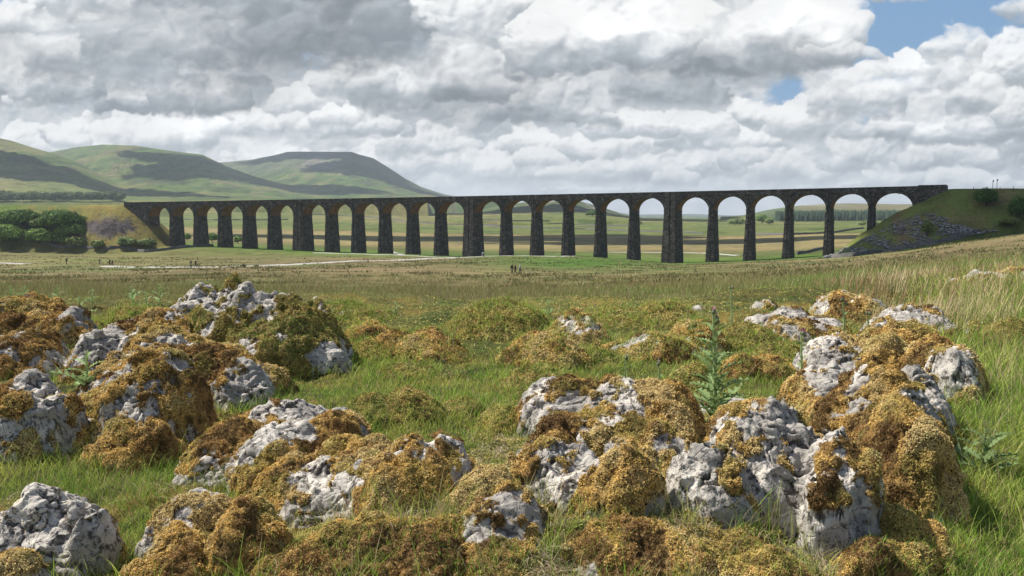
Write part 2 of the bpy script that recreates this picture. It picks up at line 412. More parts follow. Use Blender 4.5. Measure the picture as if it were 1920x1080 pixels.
def terrain(Xa, Ya, detail=True):
    Xa = np.asarray(Xa, float).ravel(); Ya = np.asarray(Ya, float).ravel()
    Yp = np.maximum(Ya, 1.0)
    u = 960 + F * np.clip(Xa / np.maximum(Yp, 9.0), -1.15, 1.15)
    q = np.clip((u - _ug[0]) / (_ug[1] - _ug[0]), 0, len(_ug) - 1.001); qi = q.astype(int); qf = q - qi
    z = np.full(Xa.shape, -1.66); lY = np.log(Yp)
    prevY = np.full(Xa.shape, math.log(8.5)); prevZ = np.full(Xa.shape, -1.66)
    for k in range(len(ROWS)):
        Yk = np.log(_RY[k, qi] * (1 - qf) + _RY[k, qi + 1] * qf); Zk = _RZ[k, qi] * (1 - qf) + _RZ[k, qi + 1] * qf
        t = (np.exp(lY) - np.exp(prevY)) / (np.exp(Yk) - np.exp(prevY))
        m = (lY >= prevY)
        z = np.where(m, prevZ + (Zk - prevZ) * np.clip(t, 0, 1), z)
        prevY, prevZ = Yk, Zk
    far = Yp > 900
    if far.any():
        uf, Yf_ = u[far], Yp[far]; zz = z[far]; Xf = Xa[far]
        rid = fbm2(Xf / 420, Yf_ / 900, 5, 301, .55); gul = np.abs(fbm2(Xf / 130, Yf_ / 620, 5, 322, .62))
        for Yc, Yf, zf, ex, sk in HILLS:
            su, sv = zip(*sk)
            v = np.interp(uf, su, sv, left=470, right=470); dv = v - 540
            b = (-F * math.sin(PIT) - dv * math.cos(PIT)) / (F * math.cos(PIT) - dv * math.sin(PIT))
            zc = b * Yc
            s = (Yf_ - Yf) / (Yc - Yf)
            front = np.clip(s, 0, 1) ** ex
            if Yc == 5400:                     # table mountain: terraced upper face
                front = np.where(s > .80, .80 ** 1.2 + (1 - .80 ** 1.2) * sst(s, .80, .97), np.clip(s, 0, 1) ** 1.2)
            back = 1 - np.clip((Yf_ - Yc) / (Yc * .35), 0, 1) ** 1.5
            w = np.where(s < 1, front, back)
            mod = (1.0 if Yc != 5400 else .45) * (rid * .05 * (zc - zf) - gul * .26 * np.maximum(zc - zf, 0)) * np.clip(s, 0, 1) * sst(1 - s, .0, .25)
            hz = zf + (zc - zf) * w + np.where(s < 1, mod, 0)
            hz = np.where((s > 0) & (zc > zf), hz, -1e4)
            k_ = 8.0
            zz = np.where(hz > zz - 60, np.maximum(zz, hz) + k_ * np.exp(-np.abs(zz - hz) / k_) * .5 * (hz > -1e3), zz)
        z = z.copy(); z[far] = zz
    # railway embankments at both ends of the viaduct
    reg = (Ya > 120) & (Ya < 900)
    if reg.any():
        xr, yr = Xa[reg], Ya[reg]; zr = z[reg]
        for sa, sb, ztop, slope, cs in ((SEND + 14.0, SEND + 330, 10.5, .55, 1.0), (-19.0, -420, 7.2, .74, 1.15)):
            ss_ = np.linspace(sa, sb, 40); cx, cy = vpt(ss_, VW / 2)
            d = np.full(xr.shape, 1e9)
            for i in range(39):
                ax, ay, bx, by = cx[i], cy[i], cx[i+1], cy[i+1]; L2 = (bx-ax)**2 + (by-ay)**2
                t = np.clip(((xr-ax)*(bx-ax) + (yr-ay)*(by-ay)) / L2, 0, 1)
                d = np.minimum(d, np.hypot(xr - ax - t*(bx-ax), yr - ay - t*(by-ay)))
            lump = fbm2(xr / 14, yr / 14, 4, 411) * 1.5
            e = ztop - (np.maximum(d - 4.6, 0) * slope + np.maximum(d - 16, 0) * .14) * (1 + .06 * lump) - .5 * np.clip(d / 12, 0, 1) * (1 + lump)
            zr = np.where(e > zr - 3, np.maximum(zr, e) + 1.2 * np.exp(-np.abs(zr - e) / 1.2) * .5, zr)
        z[reg] = zr
    if detail:
        # undulation that grows with distance but never reaches the picked levels' scale
        a = np.clip((Ya - 14) / 60, 0, 1)
        z = z + a * .16 * fbm2(Xa / 7, Ya / 9, 4, 55) + np.clip((Ya - 60) / 200, 0, 1) * .55 * fbm2(Xa / 38, Ya / 60, 4, 56)
        z = z + np.clip((Ya - 500) / 800, 0, 1) * 2.0 * fbm2(Xa / 170, Ya / 260, 4, 57)
        nr = np.clip((22 - Ya) / 8, 0, 1)
        if (nr > 0).any():
            m = nr > 0; x, y = Xa[m], Ya[m]
            h = .075 * fbm2(x / 1.5, y / 1.5, 3, 71) + .045 * (1 - np.abs(fbm2(x / .55, y / .55, 3, 72)) * 2.2) + .012 * fbm2(x / .12, y / .12, 3, 73)
            h += .27 * np.exp(-((x - .15) / 1.15) ** 4 - ((y - 3.75) / .75) ** 2)        # turf bank under the camera
            h += (.10 + .30 * fbm2(x / 2.6, y / 5.0, 3, 75)) * sst(y, 8, 14) * (1 - sst(y, 16.5, 20.5))
            h += (.075 * (.5 - np.abs(fbm2(x / .36, y / .30, 3, 74)) * 1.6)) * sst(-y, -5.2, -4.6)
            z[m] = z[m] + h * nr[m]
    return z
def cast(u, v, y0=2.0, y1=9000.0, n=1600):
    """where the sight line of a pixel first meets the ground"""
    a, b = ray(u, v); Y = np.geomspace(y0, y1, n)
    h = terrain(a * Y, Y); w = np.nonzero(h > b * Y)[0]
    if not len(w): return np.array([a * y1, y1, b * y1])
    i = max(w[0], 1); Ya, Yb = Y[i-1], Y[i]; da = h[i-1] - b * Ya; db = h[i] - b * Yb
    t = -da / (db - da + 1e-12); y = Ya + (Yb - Ya) * np.clip(t, 0, 1)
    return np.array([a * y, y, b * y])
def gz(x, y): return float(terrain([x], [y])[0])

# ---- the ground sheet, fine near the camera, out to the horizon
def build_ground():
    NR, NC = 1250, 1180
    r = np.concatenate([np.linspace(-7, 2.6, 40)[:-1], np.geomspace(2.6, 15500, NR - 39)])
    q = np.linspace(-1, 1, NC); t = .66 * q + .42 * q ** 5
    Yg = np.repeat(r, NC).reshape(NR, NC)
    Xg = t[None, :] * (np.maximum(Yg, 0) + 5.0)
    Yf = Yg.ravel(); Xf = Xg.ravel()
    Z = terrain(Xf, Yf)
    V = np.stack([Xf, Yf, Z], 1)
    i = np.arange(NR - 1)[:, None] * NC + np.arange(NC - 1)[None, :]
    Fc = np.stack([i, i + 1, i + NC + 1, i + NC], -1).reshape(-1, 4)
    u = 960 + F * Xf / np.maximum(Yf, 3.0); dv = Z / np.maximum(Yf, 3.0)
    v = 408 - F * dv                                   # height against the horizon, for choosing what grows where
    n1 = fbm2(Xf / 60, Yf / 75, 5, 201, .6); n2 = fbm2(Xf / 14, Yf / 22, 4, 202); n3 = fbm2(Xf / 3, Yf / 4, 4, 203); n4 = fbm2(Xf / 500, Yf / 700, 5, 204)
    C = lambda r, g, b: np.array([r, g, b], np.float32)
    col = np.tile(C(.105, .098, .036), (len(Xf), 1))
    def put(m, c):
        nonlocal col
        m = np.clip(m, 0, 1)[:, None]; col = col * (1 - m) + c * m
    yv = yv_of_u(np.clip(u, -400, 2300)); q_ = Yf / yv
    mid = sst(Yf, 15, 24) * (1 - sst(q_, .95, 1.0))
    put(mid, C(.150, .125, .055))                                         # brown rush moor
    put(mid * sst(n1 + .4 * n2, -.05, .45), C(.175, .130, .065))
    put(mid * sst(-n1 + .5 * n2, .05, .5), C(.105, .125, .038))
    put(mid * sst(n2 + .5 * n3, .25, .6) * .6, C(.055, .060, .022))
    # greener floor near the piers and the grassy brow below them
    brow = np.exp(-((u - 1080) / 190) ** 2) * np.exp(-((v - 492) / 14) ** 2) * mid * (Yf > 150)
    put(brow * 1.1, C(.062, .120, .018))
    put(sst(q_, .80, .93) * (1 - sst(q_, 1.1, 1.5)) * .8 * (1 - .5 * sst(n2, 0, .5)), C(.085, .120, .026))
    put(sst(q_, .93, .97) * (1 - sst(q_, 1.06, 1.12)) * .6, C(.075, .150, .018))
    left = sst(-u, -620, -300) * mid * sst(Yf, 180, 260)
    put(left * .7, C(.150, .138, .050)); put(left * sst(n1, .0, .4) * .7, C(.100, .125, .032))
    rs = sst(u, 1380, 1560) * mid * sst(Yf, 20, 30) * (1 - sst(Yf, 55, 90))
    put(rs * .85 * sst(n2 + .3, -.1, .4), C(.085, .145, .026))
    gl = np.exp(-((v - (556 - .028 * (u - 900))) / 5.0) ** 2) * sst(u, 1000, 1200) * mid * (Yf < 60)
    put(gl, C(.10, .17, .03))
    # fields behind
    beh = sst(q_, 1.0, 1.1) * (1 - sst(Yf, 1900, 2600))
    put(beh * sst(q_, 1.2, 1.45) * (1 - sst(q_, 2.1, 2.25)), C(.205, .165, .070))
    put(beh * sst(q_, 1.45, 1.6) * (1 - sst(q_, 1.9, 2.0)) * sst(n1 + .3, -.1, .3) * .7, C(.125, .118, .050))
    put(beh * sst(q_, 1.75, 1.9) * (1 - sst(q_, 2.0, 2.15)) * sst(u, 1150, 1300) * .7, C(.24, .195, .080))
    g2 = beh * sst(q_, 2.15, 2.3)
    put(g2, C(.115, .135, .038)); put(g2 * sst(n4 + .3 * n1, .0, .2), C(.165, .150, .055)); put(g2 * sst(n1 - .3 * n4, .1, .3), C(.070, .100, .026))
    # hills
    hill = sst(Yf, 1700, 2400)
    put(hill, C(.072, .115, .026))
    n5 = fbm2(Xf / 120, Yf / 420, 5, 205, .6); n6 = fbm2(Xf / 40, Yf / 260, 4, 206, .6)
    put(hill * sst(n5 + .3 * n6, .0, .22) * .9, C(.145, .140, .052))
    put(hill * sst(-n5 + .4 * n6, .08, .28) * .85, C(.040, .066, .022))
    put(hill * sst(n6, .12, .3) * .6, C(.075, .065, .04))
    ing = sst(Yf, 4300, 4700) * (u < 1100)
    put(ing * .55, C(.070, .085, .052))
    top = sst(Z, 330, 400) * ing
    put(top * .75, C(.095, .090, .075))
    put(ing * np.exp(-((u - 600 + n5 * 30) / 26) ** 2) * sst(Z, 150, 300) * .7, C(.20, .175, .15))       # scree chute
    put(ing * sst(np.sin(Z / 14.0), .75, 1.0) * sst(Z, 180, 240) * .5, C(.07, .07, .06))
    rk = (Yf > 1500) * (Yf < 3200) * sst(u, 860, 960) * (1 - sst(u, 1170, 1230)) * sst(Z, 4, 14)
    put(rk * .7, C(.075, .085, .045)); put(rk * sst(n6 + .4 * n5, .15, .35) * .6, C(.26, .25, .22))
    rm = (Yf > 2600) * sst(u, 1450, 1520)
    put(rm * .8, C(.150, .125, .055)); put(rm * sst(n5, .05, .35) * sst(Z, 25, 50) * .7, C(.32, .30, .26))
    put((Yf > 7500) * 1.0, C(.07, .09, .06))
    # embankments: golden grass and grey-purple spoil on the left, green with scree on the right
    zt0 = terrain(Xf, Yf, False)
    near = (Yf > 150) * (Yf < 800)
    xl, yl = vpt(-20.0, VW / 2); dl = np.hypot(Xf - xl, Yf - yl)
    le = near * (1 - sst(dl, 55, 70)) * sst(Z, -17.5, -15) * (u < 345)
    put(le, C(.190, .155, .045)); put(le * (1 - sst(u, 120, 190)), C(.10, .12, .035)); put(le * sst(n3 + n2, -.1, .5) * .7, C(.12, .125, .035)); put(le * sst(n2 - n3, .1, .5) * .6, C(.22, .145, .04)); 
    sp = 1.15 * np.exp(-((u - 205 + 10 * n2) / 48) ** 2 - ((v - 426 + 5 * n3) / 18) ** 2)
    put(le * sst(sp + .25 * n3, .35, .6), C(.105, .088, .085))
    put(le * sst(-n3 + .5 * n2, .2, .5) * .5, C(.09, .085, .03))
    re = near * sst(u, 1540, 1600) * sst(Z - (-17 + np.clip((u - 1500) / 400, 0, 1) * 12), .5, 2.5) * (Yf > 205)
    put(re, C(.125, .150, .036)); put(re * sst(n2 + .5 * n3, -.05, .4) * .8, C(.175, .140, .055))
    put(re * np.exp(-((u - 1690 + 10 * n3) / 14 - (v - 440) / 40) ** 2 * 2) * .8, C(.17, .10, .055))
    # near ground: earth and thatch below the grass
    ng = 1 - sst(Yf, 14, 20)
    m1 = fbm2(Xf / .8, Yf / .8, 4, 210); m2 = fbm2(Xf / .12, Yf / .12, 3, 211)
    put(ng, C(.075, .075, .022)); put(ng * sst(m1 + .4 * m2, .0, .3), C(.15, .11, .03)); put(ng * sst(-m1 + .5 * m2, .15, .4), C(.045, .06, .014))
    m = new_mat('ground'); c = attr('col', True); P = geopos()
    f = noise(P, .9, 6, .65); f2 = noise(P, .12, 5, .6); f3 = noise(P, .013, 5, .6)
    k = (f - .5) * 1.2 + (f2 - .5) * 1.6 + (f3 - .5) * 1.2 + 1.0
    c = mulc(c, X.m('MAXIMUM', k, .35))
    c = mixc(smooth(f2 * .5 + f * .5, .55, .75) * .35, c, (.055, .055, .02))
    finish(m, c, .95, bump(f * 1.0, .7, .25), spec=.1)
    o = mk('ground', V, Fc, m, col=col, smooth_=True); tag(o, kind='structure')
    return o
build_ground()

# ================================================================== viaduct
def stone_mat(name, a, b, light, sc=1.0):
    m = new_mat(name); uvn = nd('ShaderNodeUVMap').outputs[0]
    br = nd('ShaderNodeTexBrick'); X.nt.links.new(uvn, br.inputs['Vector'])
    br.inputs['Scale'].default_value = sc; br.inputs['Brick Width'].default_value = .95; br.inputs['Row Height'].default_value = .42
    br.inputs['Mortar Size'].default_value = .035; br.inputs['Mortar Smooth'].default_value = .3; br.inputs['Bias'].default_value = -.1
    br.inputs['Color1'].default_value = (*a, 1); br.inputs['Color2'].default_value = (*b, 1); br.inputs['Mortar'].default_value = (a[0]*.5, a[1]*.5, a[2]*.5, 1)
    P = geopos()
    n1 = noise(P, .45, 5, .6); n2 = noise(P, 2.6, 3, .7); n3 = voro(P, 1.25, 0, feature='F1')
    c = mulc(br.outputs[0], (n1 - .5) * 1.8 + (n2 - .5) * 2.6 + 1.0)
    c = mixc(smooth(n2 * .6 + n1 * .4, .56, .66) * .75, c, light)
    h = X(br.outputs['Fac']) * -.8 + n2 * .9
    finish(m, c, .95, bump(h, 1.0, .16), spec=.15)
    return m
M_STONE = stone_mat('viaduct_stone', (.058, .050, .046), (.16, .140, .122), (.50, .46, .42))
M_CAP = stone_mat('viaduct_coping', (.085, .08, .075), (.15, .14, .13), (.30, .285, .27))
M_BRICK = stone_mat('arch_brick', (.26, .125, .055), (.36, .19, .085), (.30, .24, .18), 2.2)
M_IRON = finish(new_mat('drain_iron'), (.03, .03, .032), .7)

class MB:
    def __init__(s): s.v = []; s.q = []; s.uv = []; s.m = []
    def quad(s, pts, uvs, mi=0):
        i = len(s.v); s.v += [tuple(p) for p in pts]; s.uv += [tuple(x) for x in uvs]; s.q.append((i, i+1, i+2, i+3)); s.m.append(mi)
    def box_sw(s, s0, s1, w0, w1, z0, z1, zb=None):
        """box between stations s0..s1, offsets w0..w1 along the curved line; z may be callables of s"""
        f = (lambda z: (lambda q: z(q)) if callable(z) else (lambda q: z))
        a, b = f(z0), f(z1)
        P = lambda q, w, z: (*[float(c) for c in vpt(q, w)], float(z(q)))
        s.quad([P(s0,w0,a),P(s1,w0,a),P(s1,w0,b),P(s0,w0,b)], [(s0,a(s0)),(s1,a(s1)),(s1,b(s1)),(s0,b(s0))])
        s.quad([P(s1,w1,a),P(s0,w1,a),P(s0,w1,b),P(s1,w1,b)], [(s1,a(s1)),(s0,a(s0)),(s0,b(s0)),(s1,b(s1))])
        s.quad([P(s0,w1,a),P(s0,w0,a),P(s0,w0,b),P(s0,w1,b)], [(w1,a(s0)),(w0,a(s0)),(w0,b(s0)),(w1,b(s0))])
        s.quad([P(s1,w0,a),P(s1,w1,a),P(s1,w1,b),P(s1,w0,b)], [(w0,a(s1)),(w1,a(s1)),(w1,b(s1)),(w0,b(s1))])
        s.quad([P(s0,w0,b),P(s1,w0,b),P(s1,w1,b),P(s0,w1,b)], [(s0,w0),(s1,w0),(s1,w1),(s0,w1)])
        s.quad([P(s0,w1,a),P(s1,w1,a),P(s1,w0,a),P(s0,w0,a)], [(s0,w1),(s1,w1),(s1,w0),(s0,w0)])
    def frustum(s, s0, s1, w0, w1, z0, z1, ts, tw):
        """battered block: the foot (z0) is wider than the head (z1) by ts/tw on each side"""
        def P(q, w, z): x, y = vpt(q, w); return (float(x), float(y), z)
        lo = [(s0-ts,w0-tw),(s1+ts,w0-tw),(s1+ts,w1+tw),(s0-ts,w1+tw)]; hi = [(s0,w0),(s1,w0),(s1,w1),(s0,w1)]
        for i in range(4):
            j = (i+1) % 4; c = 0 if i % 2 == 0 else 1
            s.quad([P(*lo[i],z0),P(*lo[j],z0),P(*hi[j],z1),P(*hi[i],z1)], [(lo[i][c],z0),(lo[j][c],z0),(hi[j][c],z1),(hi[i][c],z1)])
        s.quad([P(*hi[i],z1) for i in range(4)], hi); s.quad([P(*lo[i],z0) for i in (3,2,1,0)], [lo[i] for i in (3,2,1,0)])
    def build(s, name, mat, parent=None, **k):
        return mk(name, s.v, np.array(s.q), mat, parent, uv=s.uv, mi=s.m if isinstance(mat, list) else None, **k)

def build_viaduct():
    x0, y0 = vpt(190.0, VW / 2)
    root = empty('railway_viaduct', (0, 0, 0), 'long dark stone railway viaduct of twenty-four tall arches crossing the valley', 'viaduct')
    W = VW; zt = lambda q: float(spring_z(q)) + ZTOP          # top of parapet
    rise = 5.7
    def pier_foot(s0, s1):
        g = min(gz(*[float(c) for c in vpt(q, w)]) for q in (s0 - .5, s1 + .5) for w in (-.5, W + .5))
        return g - .8
    for k, (s0, s1) in enumerate(piers):
        sc = (s0 + s1) / 2; zs = float(spring_z(sc)); zf = pier_foot(s0, s1); big = s1 - s0 > 3
        H = zs - zf; b = MB()
        # three lifts with a projecting through-course between them
        cuts = [zs]; z = zs - 5.6
        while z > zf + 2: cuts.append(z); z -= 6.6
        cuts.append(zf); bt, bw = .040, .028
        for a_, c_ in zip(cuts[:-1], cuts[1:]):
            e = (zs - a_) * bt; f_ = (zs - a_) * bw
            b.frustum(s0 - e, s1 + e, -f_, W + f_, c_, a_, (a_ - c_) * bt, (a_ - c_) * bw)
        p = b.build('pier', M_STONE, root)
        for a_ in cuts[1:-1]:
            c = MB(); e = (zs - a_) * bt + .16; f_ = (zs - a_) * bw + .16
            c.frustum(s0 - e, s1 + e, -f_, W + f_, a_ - .22, a_ + .22, .02, .02); c.build('through_course', M_CAP, p)
        c = MB(); c.frustum(s0 - .28, s1 + .28, -.28, W + .28, zs - .35, zs - .003, -.12, -.12); c.build('impost', M_CAP, p)
        if big:                                          # pilaster up the face of the stop pier
            for w in (0, W):
                c = MB(); sg = -1 if w == 0 else 1
                e = (zs - zf) * bw
                for off in (-1.35, 1.35):
                    lo, hi_ = sc + off - 1.0, sc + off + 1.0
                    wa, wb = (w - .55, w - .005) if sg < 0 else (w + .005, w + .55)
                    c.frustum(lo, hi_, wa, wb, zf, zs, .25, e)
                    c.box_sw(lo, hi_, wa, wb, zs + .003, zt(sc) - .05)
                c.build('pilaster', M_STONE, p)
        else:
            for q in (sc,):
                c = MB(); c.frustum(q - .16, q + .16, -.20, -.03, zf, zs, 0.0, (zs - zf) * bw); c.box_sw(q - .16, q + .16, -.20, -.012, zs + .003, zt(q) - 1.75)
                c.build('drainpipe', M_IRON, p)
    # arch bays: spandrel faces cut by the arch, brick barrel below
    for k, (s0, s1) in enumerate(bays):
        le = piers[k-1][0] / 2 + piers[k-1][1] / 2 if k else s0 - .003; ri = (piers[k][0] + piers[k][1]) / 2 if k < 23 else s1 + .003
        zs0 = float(spring_z((s0 + s1) / 2)); n = 26; c = (s0 + s1) / 2; r = (s1 - s0) / 2
        th = np.linspace(math.pi, 0, n + 1)
        sa = c + r * np.cos(th); zz = float(spring_z(c)) + rise * np.sin(th)
        top = lambda q: zt(q) - 1.62
        b = MB(); sf = MB(); rgs = []
        def P(q, w, z): x, y = vpt(q, w); return (float(x), float(y), float(z))
        for w, fl in ((0, 1), (W, -1)):
            cols = [(le, zs0), (s0 - .0005, zs0)] + list(zip(sa, zz)) + [(s1 + .0005, zs0), (ri, zs0)]
            for (qa, za), (qb, zb) in zip(cols[:-1], cols[1:]):
                if qb - qa < 1e-4 and abs(za - zb) < 1e-4: continue
                pts = [P(qa, w, za), P(qb, w, zb), P(qb, w, top(qb)), P(qa, w, top(qa))]; uvs = [(qa, za), (qb, zb), (qb, top(qb)), (qa, top(qa))]
                if fl < 0: pts.reverse(); uvs.reverse()
                b.quad(pts, uvs)
            # voussoir ring, slightly proud
            wa = w - .10 if fl > 0 else w + .10; rg = MB(); rgs.append(rg)
            for i in range(n):
                m0, m1 = .75, .75
                qa, qb = sa[i], sa[i+1]; oa = (c + (r + m0) * np.cos(th[i]), zs0 + (rise + m0) * np.sin(th[i])); ob = (c + (r + m1) * np.cos(th[i+1]), zs0 + (rise + m1) * np.sin(th[i+1]))
                pts = [P(qa, wa, zz[i]), P(qb, wa, zz[i+1]), P(ob[0], wa, ob[1]), P(oa[0], wa, oa[1])]; uvs = [(i*.55, 0), (i*.55+.5, 0), (i*.55+.5, .75), (i*.55, .75)]
                if fl < 0: pts.reverse(); uvs.reverse()
                rg.quad(pts, uvs)
                e1 = [P(oa[0], wa, oa[1]), P(ob[0], wa, ob[1]), P(ob[0], w, ob[1]), P(oa[0], w, oa[1])]; rg.quad(e1, uvs)
                e2 = [P(qb, wa, zz[i+1]), P(qa, wa, zz[i]), P(qa, w, zz[i]), P(qb, w, zz[i+1])]; rg.quad(e2, uvs)
        tq = lambda q: top(q) - .0
        b.quad([P(le, 0, tq(le)), P(ri, 0, tq(ri)), P(ri, W, tq(ri)), P(le, W, tq(le))], [(le, 0), (ri, 0), (ri, W), (le, W)])
        L = 0
        for i in range(n):
            dl = math.hypot(sa[i+1] - sa[i], zz[i+1] - zz[i])
            sf.quad([P(sa[i+1], 0, zz[i+1]), P(sa[i], 0, zz[i]), P(sa[i], W, zz[i]), P(sa[i+1], W, zz[i+1])], [(0, L + dl), (0, L), (W, L), (W, L + dl)]); L += dl
        ar = b.build('arch', M_STONE, root); [g_.build('arch_ring', M_STONE, ar) for g_ in rgs]; sf.build('barrel_vault', M_BRICK, ar)
        for q in (le + (ri - le) * .33, le + (ri - le) * .67):            # tie plates beside the crown
            tp = MB(); tp.box_sw(q - .3, q + .3, -.09, -.004, float(spring_z(q)) + 5.15, float(spring_z(q)) + 5.75)
            tp.build('tie_plate', M_IRON, ar)
    # deck, string course, parapets
    N = 96; q = np.linspace(-15.5, SEND + 11.3, N + 1)
    dk, sc_, pa, co = MB(), MB(), MB(), MB()
    for a_, b_ in zip(q[:-1], q[1:]):
        dk.box_sw(a_, b_, .02, W - .02, lambda t: zt(t) - 1.60, lambda t: zt(t) - 1.25)
        for w0, w1 in ((-.32, .30), (W - .30, W + .32)): sc_.box_sw(a_, b_, w0, w1, lambda t: zt(t) - 1.615, lambda t: zt(t) - 1.29)
        for w0, w1 in ((-.06, .42), (W - .42, W + .06)): pa.box_sw(a_, b_, w0, w1, lambda t: zt(t) - 1.287, lambda t: zt(t) - .20)
        for w0, w1 in ((-.20, .56), (W - .56, W + .20)): co.box_sw(a_, b_, w0, w1, lambda t: zt(t) - .197, zt)
    dk.build('track_deck', M_CAP, root); sc_.build('string_course', M_CAP, root)
    pp = pa.build('parapet', M_STONE, root); co.build('coping', M_CAP, pp)
    # abutments with end blocks
    for s0, s1, zfoot in ((-15.4, -.006, -21), (SEND + .006, SEND + 11.2, -22)):
        b = MB(); b.box_sw(s0, s1, .0, W, zfoot, lambda t: zt(t) - 1.62); ab = b.build('abutment', M_STONE, root)
        if s0 > 0:
            c = MB()
            for w0, w1 in ((-.45, .60), (W - .60, W + .45)):
                c.box_sw(s0 + 1.6, s0 + 4.6, w0, w1, -6, lambda t: zt(t) + .30)
                c.box_sw(s0 + 4.62, s1, w0 + .15, w1 - .15, -6, lambda t: zt(t) + .26)
            c.build('end_block', M_STONE, ab)
        else:
            c = MB(); c.box_sw(s0 - .3, s0 + 4.5, -.35, .6, -12, lambda t: zt(t) + .05); c.build('end_block', M_STONE, ab)
    # wing wall stepping down beside the left abutment
build_viaduct()

# ================================================================== foreground rocks
def moss_mat():
    m = new_mat('moss'); c = attr('col', True)
    finish(m, c, .95, transl=.12, spec=.08); return m
def rock_mat():
    m = new_mat('mossy_limestone'); P = geopos(); mo = attr('moss'); cr = attr('crev')
    n1 = noise(P, 3.2, 6, .62); n2 = noise(P, 17.0, 6, .68); n3 = noise(P, 70.0, 4, .65); v = voro(P, 26.0, 1, .6, feature='F1')
    ck = voro(P, 8.5, 0, feature='DISTANCE_TO_EDGE') 
    base = mixc(smooth(n1, .38, .66), (.31, .285, .25), (.63, .585, .515))
    base = mixc(smooth(n2, .47, .60) * .75, base, (.26, .24, .22))
    base = mixc(smooth(n3, .56, .68) * .55, base, (.13, .12, .11))
    base = mixc(smooth(n2 + n1 * .35, .745, .79) * .85, base, (.050, .046, .046))          # black lichen
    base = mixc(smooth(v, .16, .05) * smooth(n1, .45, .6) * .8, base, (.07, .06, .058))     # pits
    ln = X.m('ABSOLUTE', noise(P, 6.5, 4, .6, .6) - .5)
    base = mixc(smooth(ln + (n3 - .5) * .02, .016, .004) * .8, base, (.05, .043, .038))
    base = mixc(smooth(n1 * .5 + n3 * .5, .56, .64) * .35, base, (.45, .31, .15))
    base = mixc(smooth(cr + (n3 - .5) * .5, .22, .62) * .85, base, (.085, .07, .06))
    g = noise(P, 5.0, 4, .6); g2 = noise(P, 55.0, 3, .7)
    ms = mixc(smooth(g, .40, .60), (.13, .075, .026), (.30, .20, .07))
    ms = mixc(smooth(g2, .50, .62), ms, (.035, .02, .009))
    mm = smooth(mo + (n3 - .5) * .55 + (n2 - .5) * .35, -.04, .05)
    c = mixc(mm, base, ms)
    h = n2 * .55 + n3 * .22 + smooth(v, .0, .25) * .16 + n1 * .5 + smooth(ck, .0, .05) * .10
    finish(m, c, .92, bump(h, .8, .03), spec=.2); return m
M_MOSS = moss_mat(); M_ROCK = rock_mat()
_CS = {}
def cubesphere(n):
    if n in _CS: return _CS[n]
    t = np.tan(np.linspace(-1, 1, n + 1) * math.pi / 4); a, b = np.meshgrid(t, t, indexing='ij'); o = np.ones_like(a)
    vs, fs = [], []
    for k, (x, y, z) in enumerate([(o, a, b), (-o, -a, b), (-a, o, b), (a, -o, b), (-b, a, o)]):  # no underside
        p = np.stack([x, y, z], -1).reshape(-1, 3); vs.append(p / np.linalg.norm(p, axis=1)[:, None])
        i = np.arange(n)[:, None] * (n + 1) + np.arange(n)[None, :] + k * (n + 1) ** 2
        fs.append(np.stack([i, i + n + 1, i + n + 2, i + 1], -1).reshape(-1, 4))
    V = np.concatenate(vs); Fq = np.concatenate(fs)
    key = np.round(V * 1e5).astype(np.int64); _, first, inv = np.unique(key, axis=0, return_index=True, return_inverse=True)
    _CS[n] = (V[first], inv.ravel()[Fq]); return _CS[n]
LOBES = []          # footprints, so grass keeps off the stone
def palette(n, kind, pos, seed=0):
    """moss frond colours varying in patches"""
    a = fbm3(pos * 2.2, 3, 900 + seed); b = fbm3(pos * 9, 2, 910 + seed); r = rng.random(n)
    gold = np.array([.74, .51, .17]); pale = np.array([.72, .57, .27]); rust = np.array([.33, .18, .07]); dark = np.array([.085, .048, .024]); lime = np.array([.40, .40, .11]); green = np.array([.17, .24, .05])
    c = np.tile(gold, (n, 1))
    def put(m, q):
        nonlocal c
        m = np.clip(m, 0, 1)[:, None]; c = c * (1 - m) + q * m
    put(sst(a + .3 * b, .02, .35), pale if kind != 'dark' else gold)
    put(sst(-a + .5 * b, .08, .30) * .8, rust)
    put(sst(-a - .7 * b, .16, .36) * .85, dark)
    ol = fbm3(pos * 3.1 + 9, 3, 920 + seed); put(sst(ol, .06, .38) * .45, lime)
    if kind == 'dark': put(np.full(n, .5), rust); put(sst(b, 0, .3) * .6, dark)
    if kind == 'lime': put(np.full(n, .6), lime); put(sst(b, -.1, .3) * .6, green)
    if kind == 'green': put(np.full(n, .6), lime); put(sst(-b + a, -.15, .3) * .75, green)
    put((r > .95) * .35, pale); put((r < .12) * .5, dark)
    return c * (0.85 + .3 * rng.random((n, 1)))
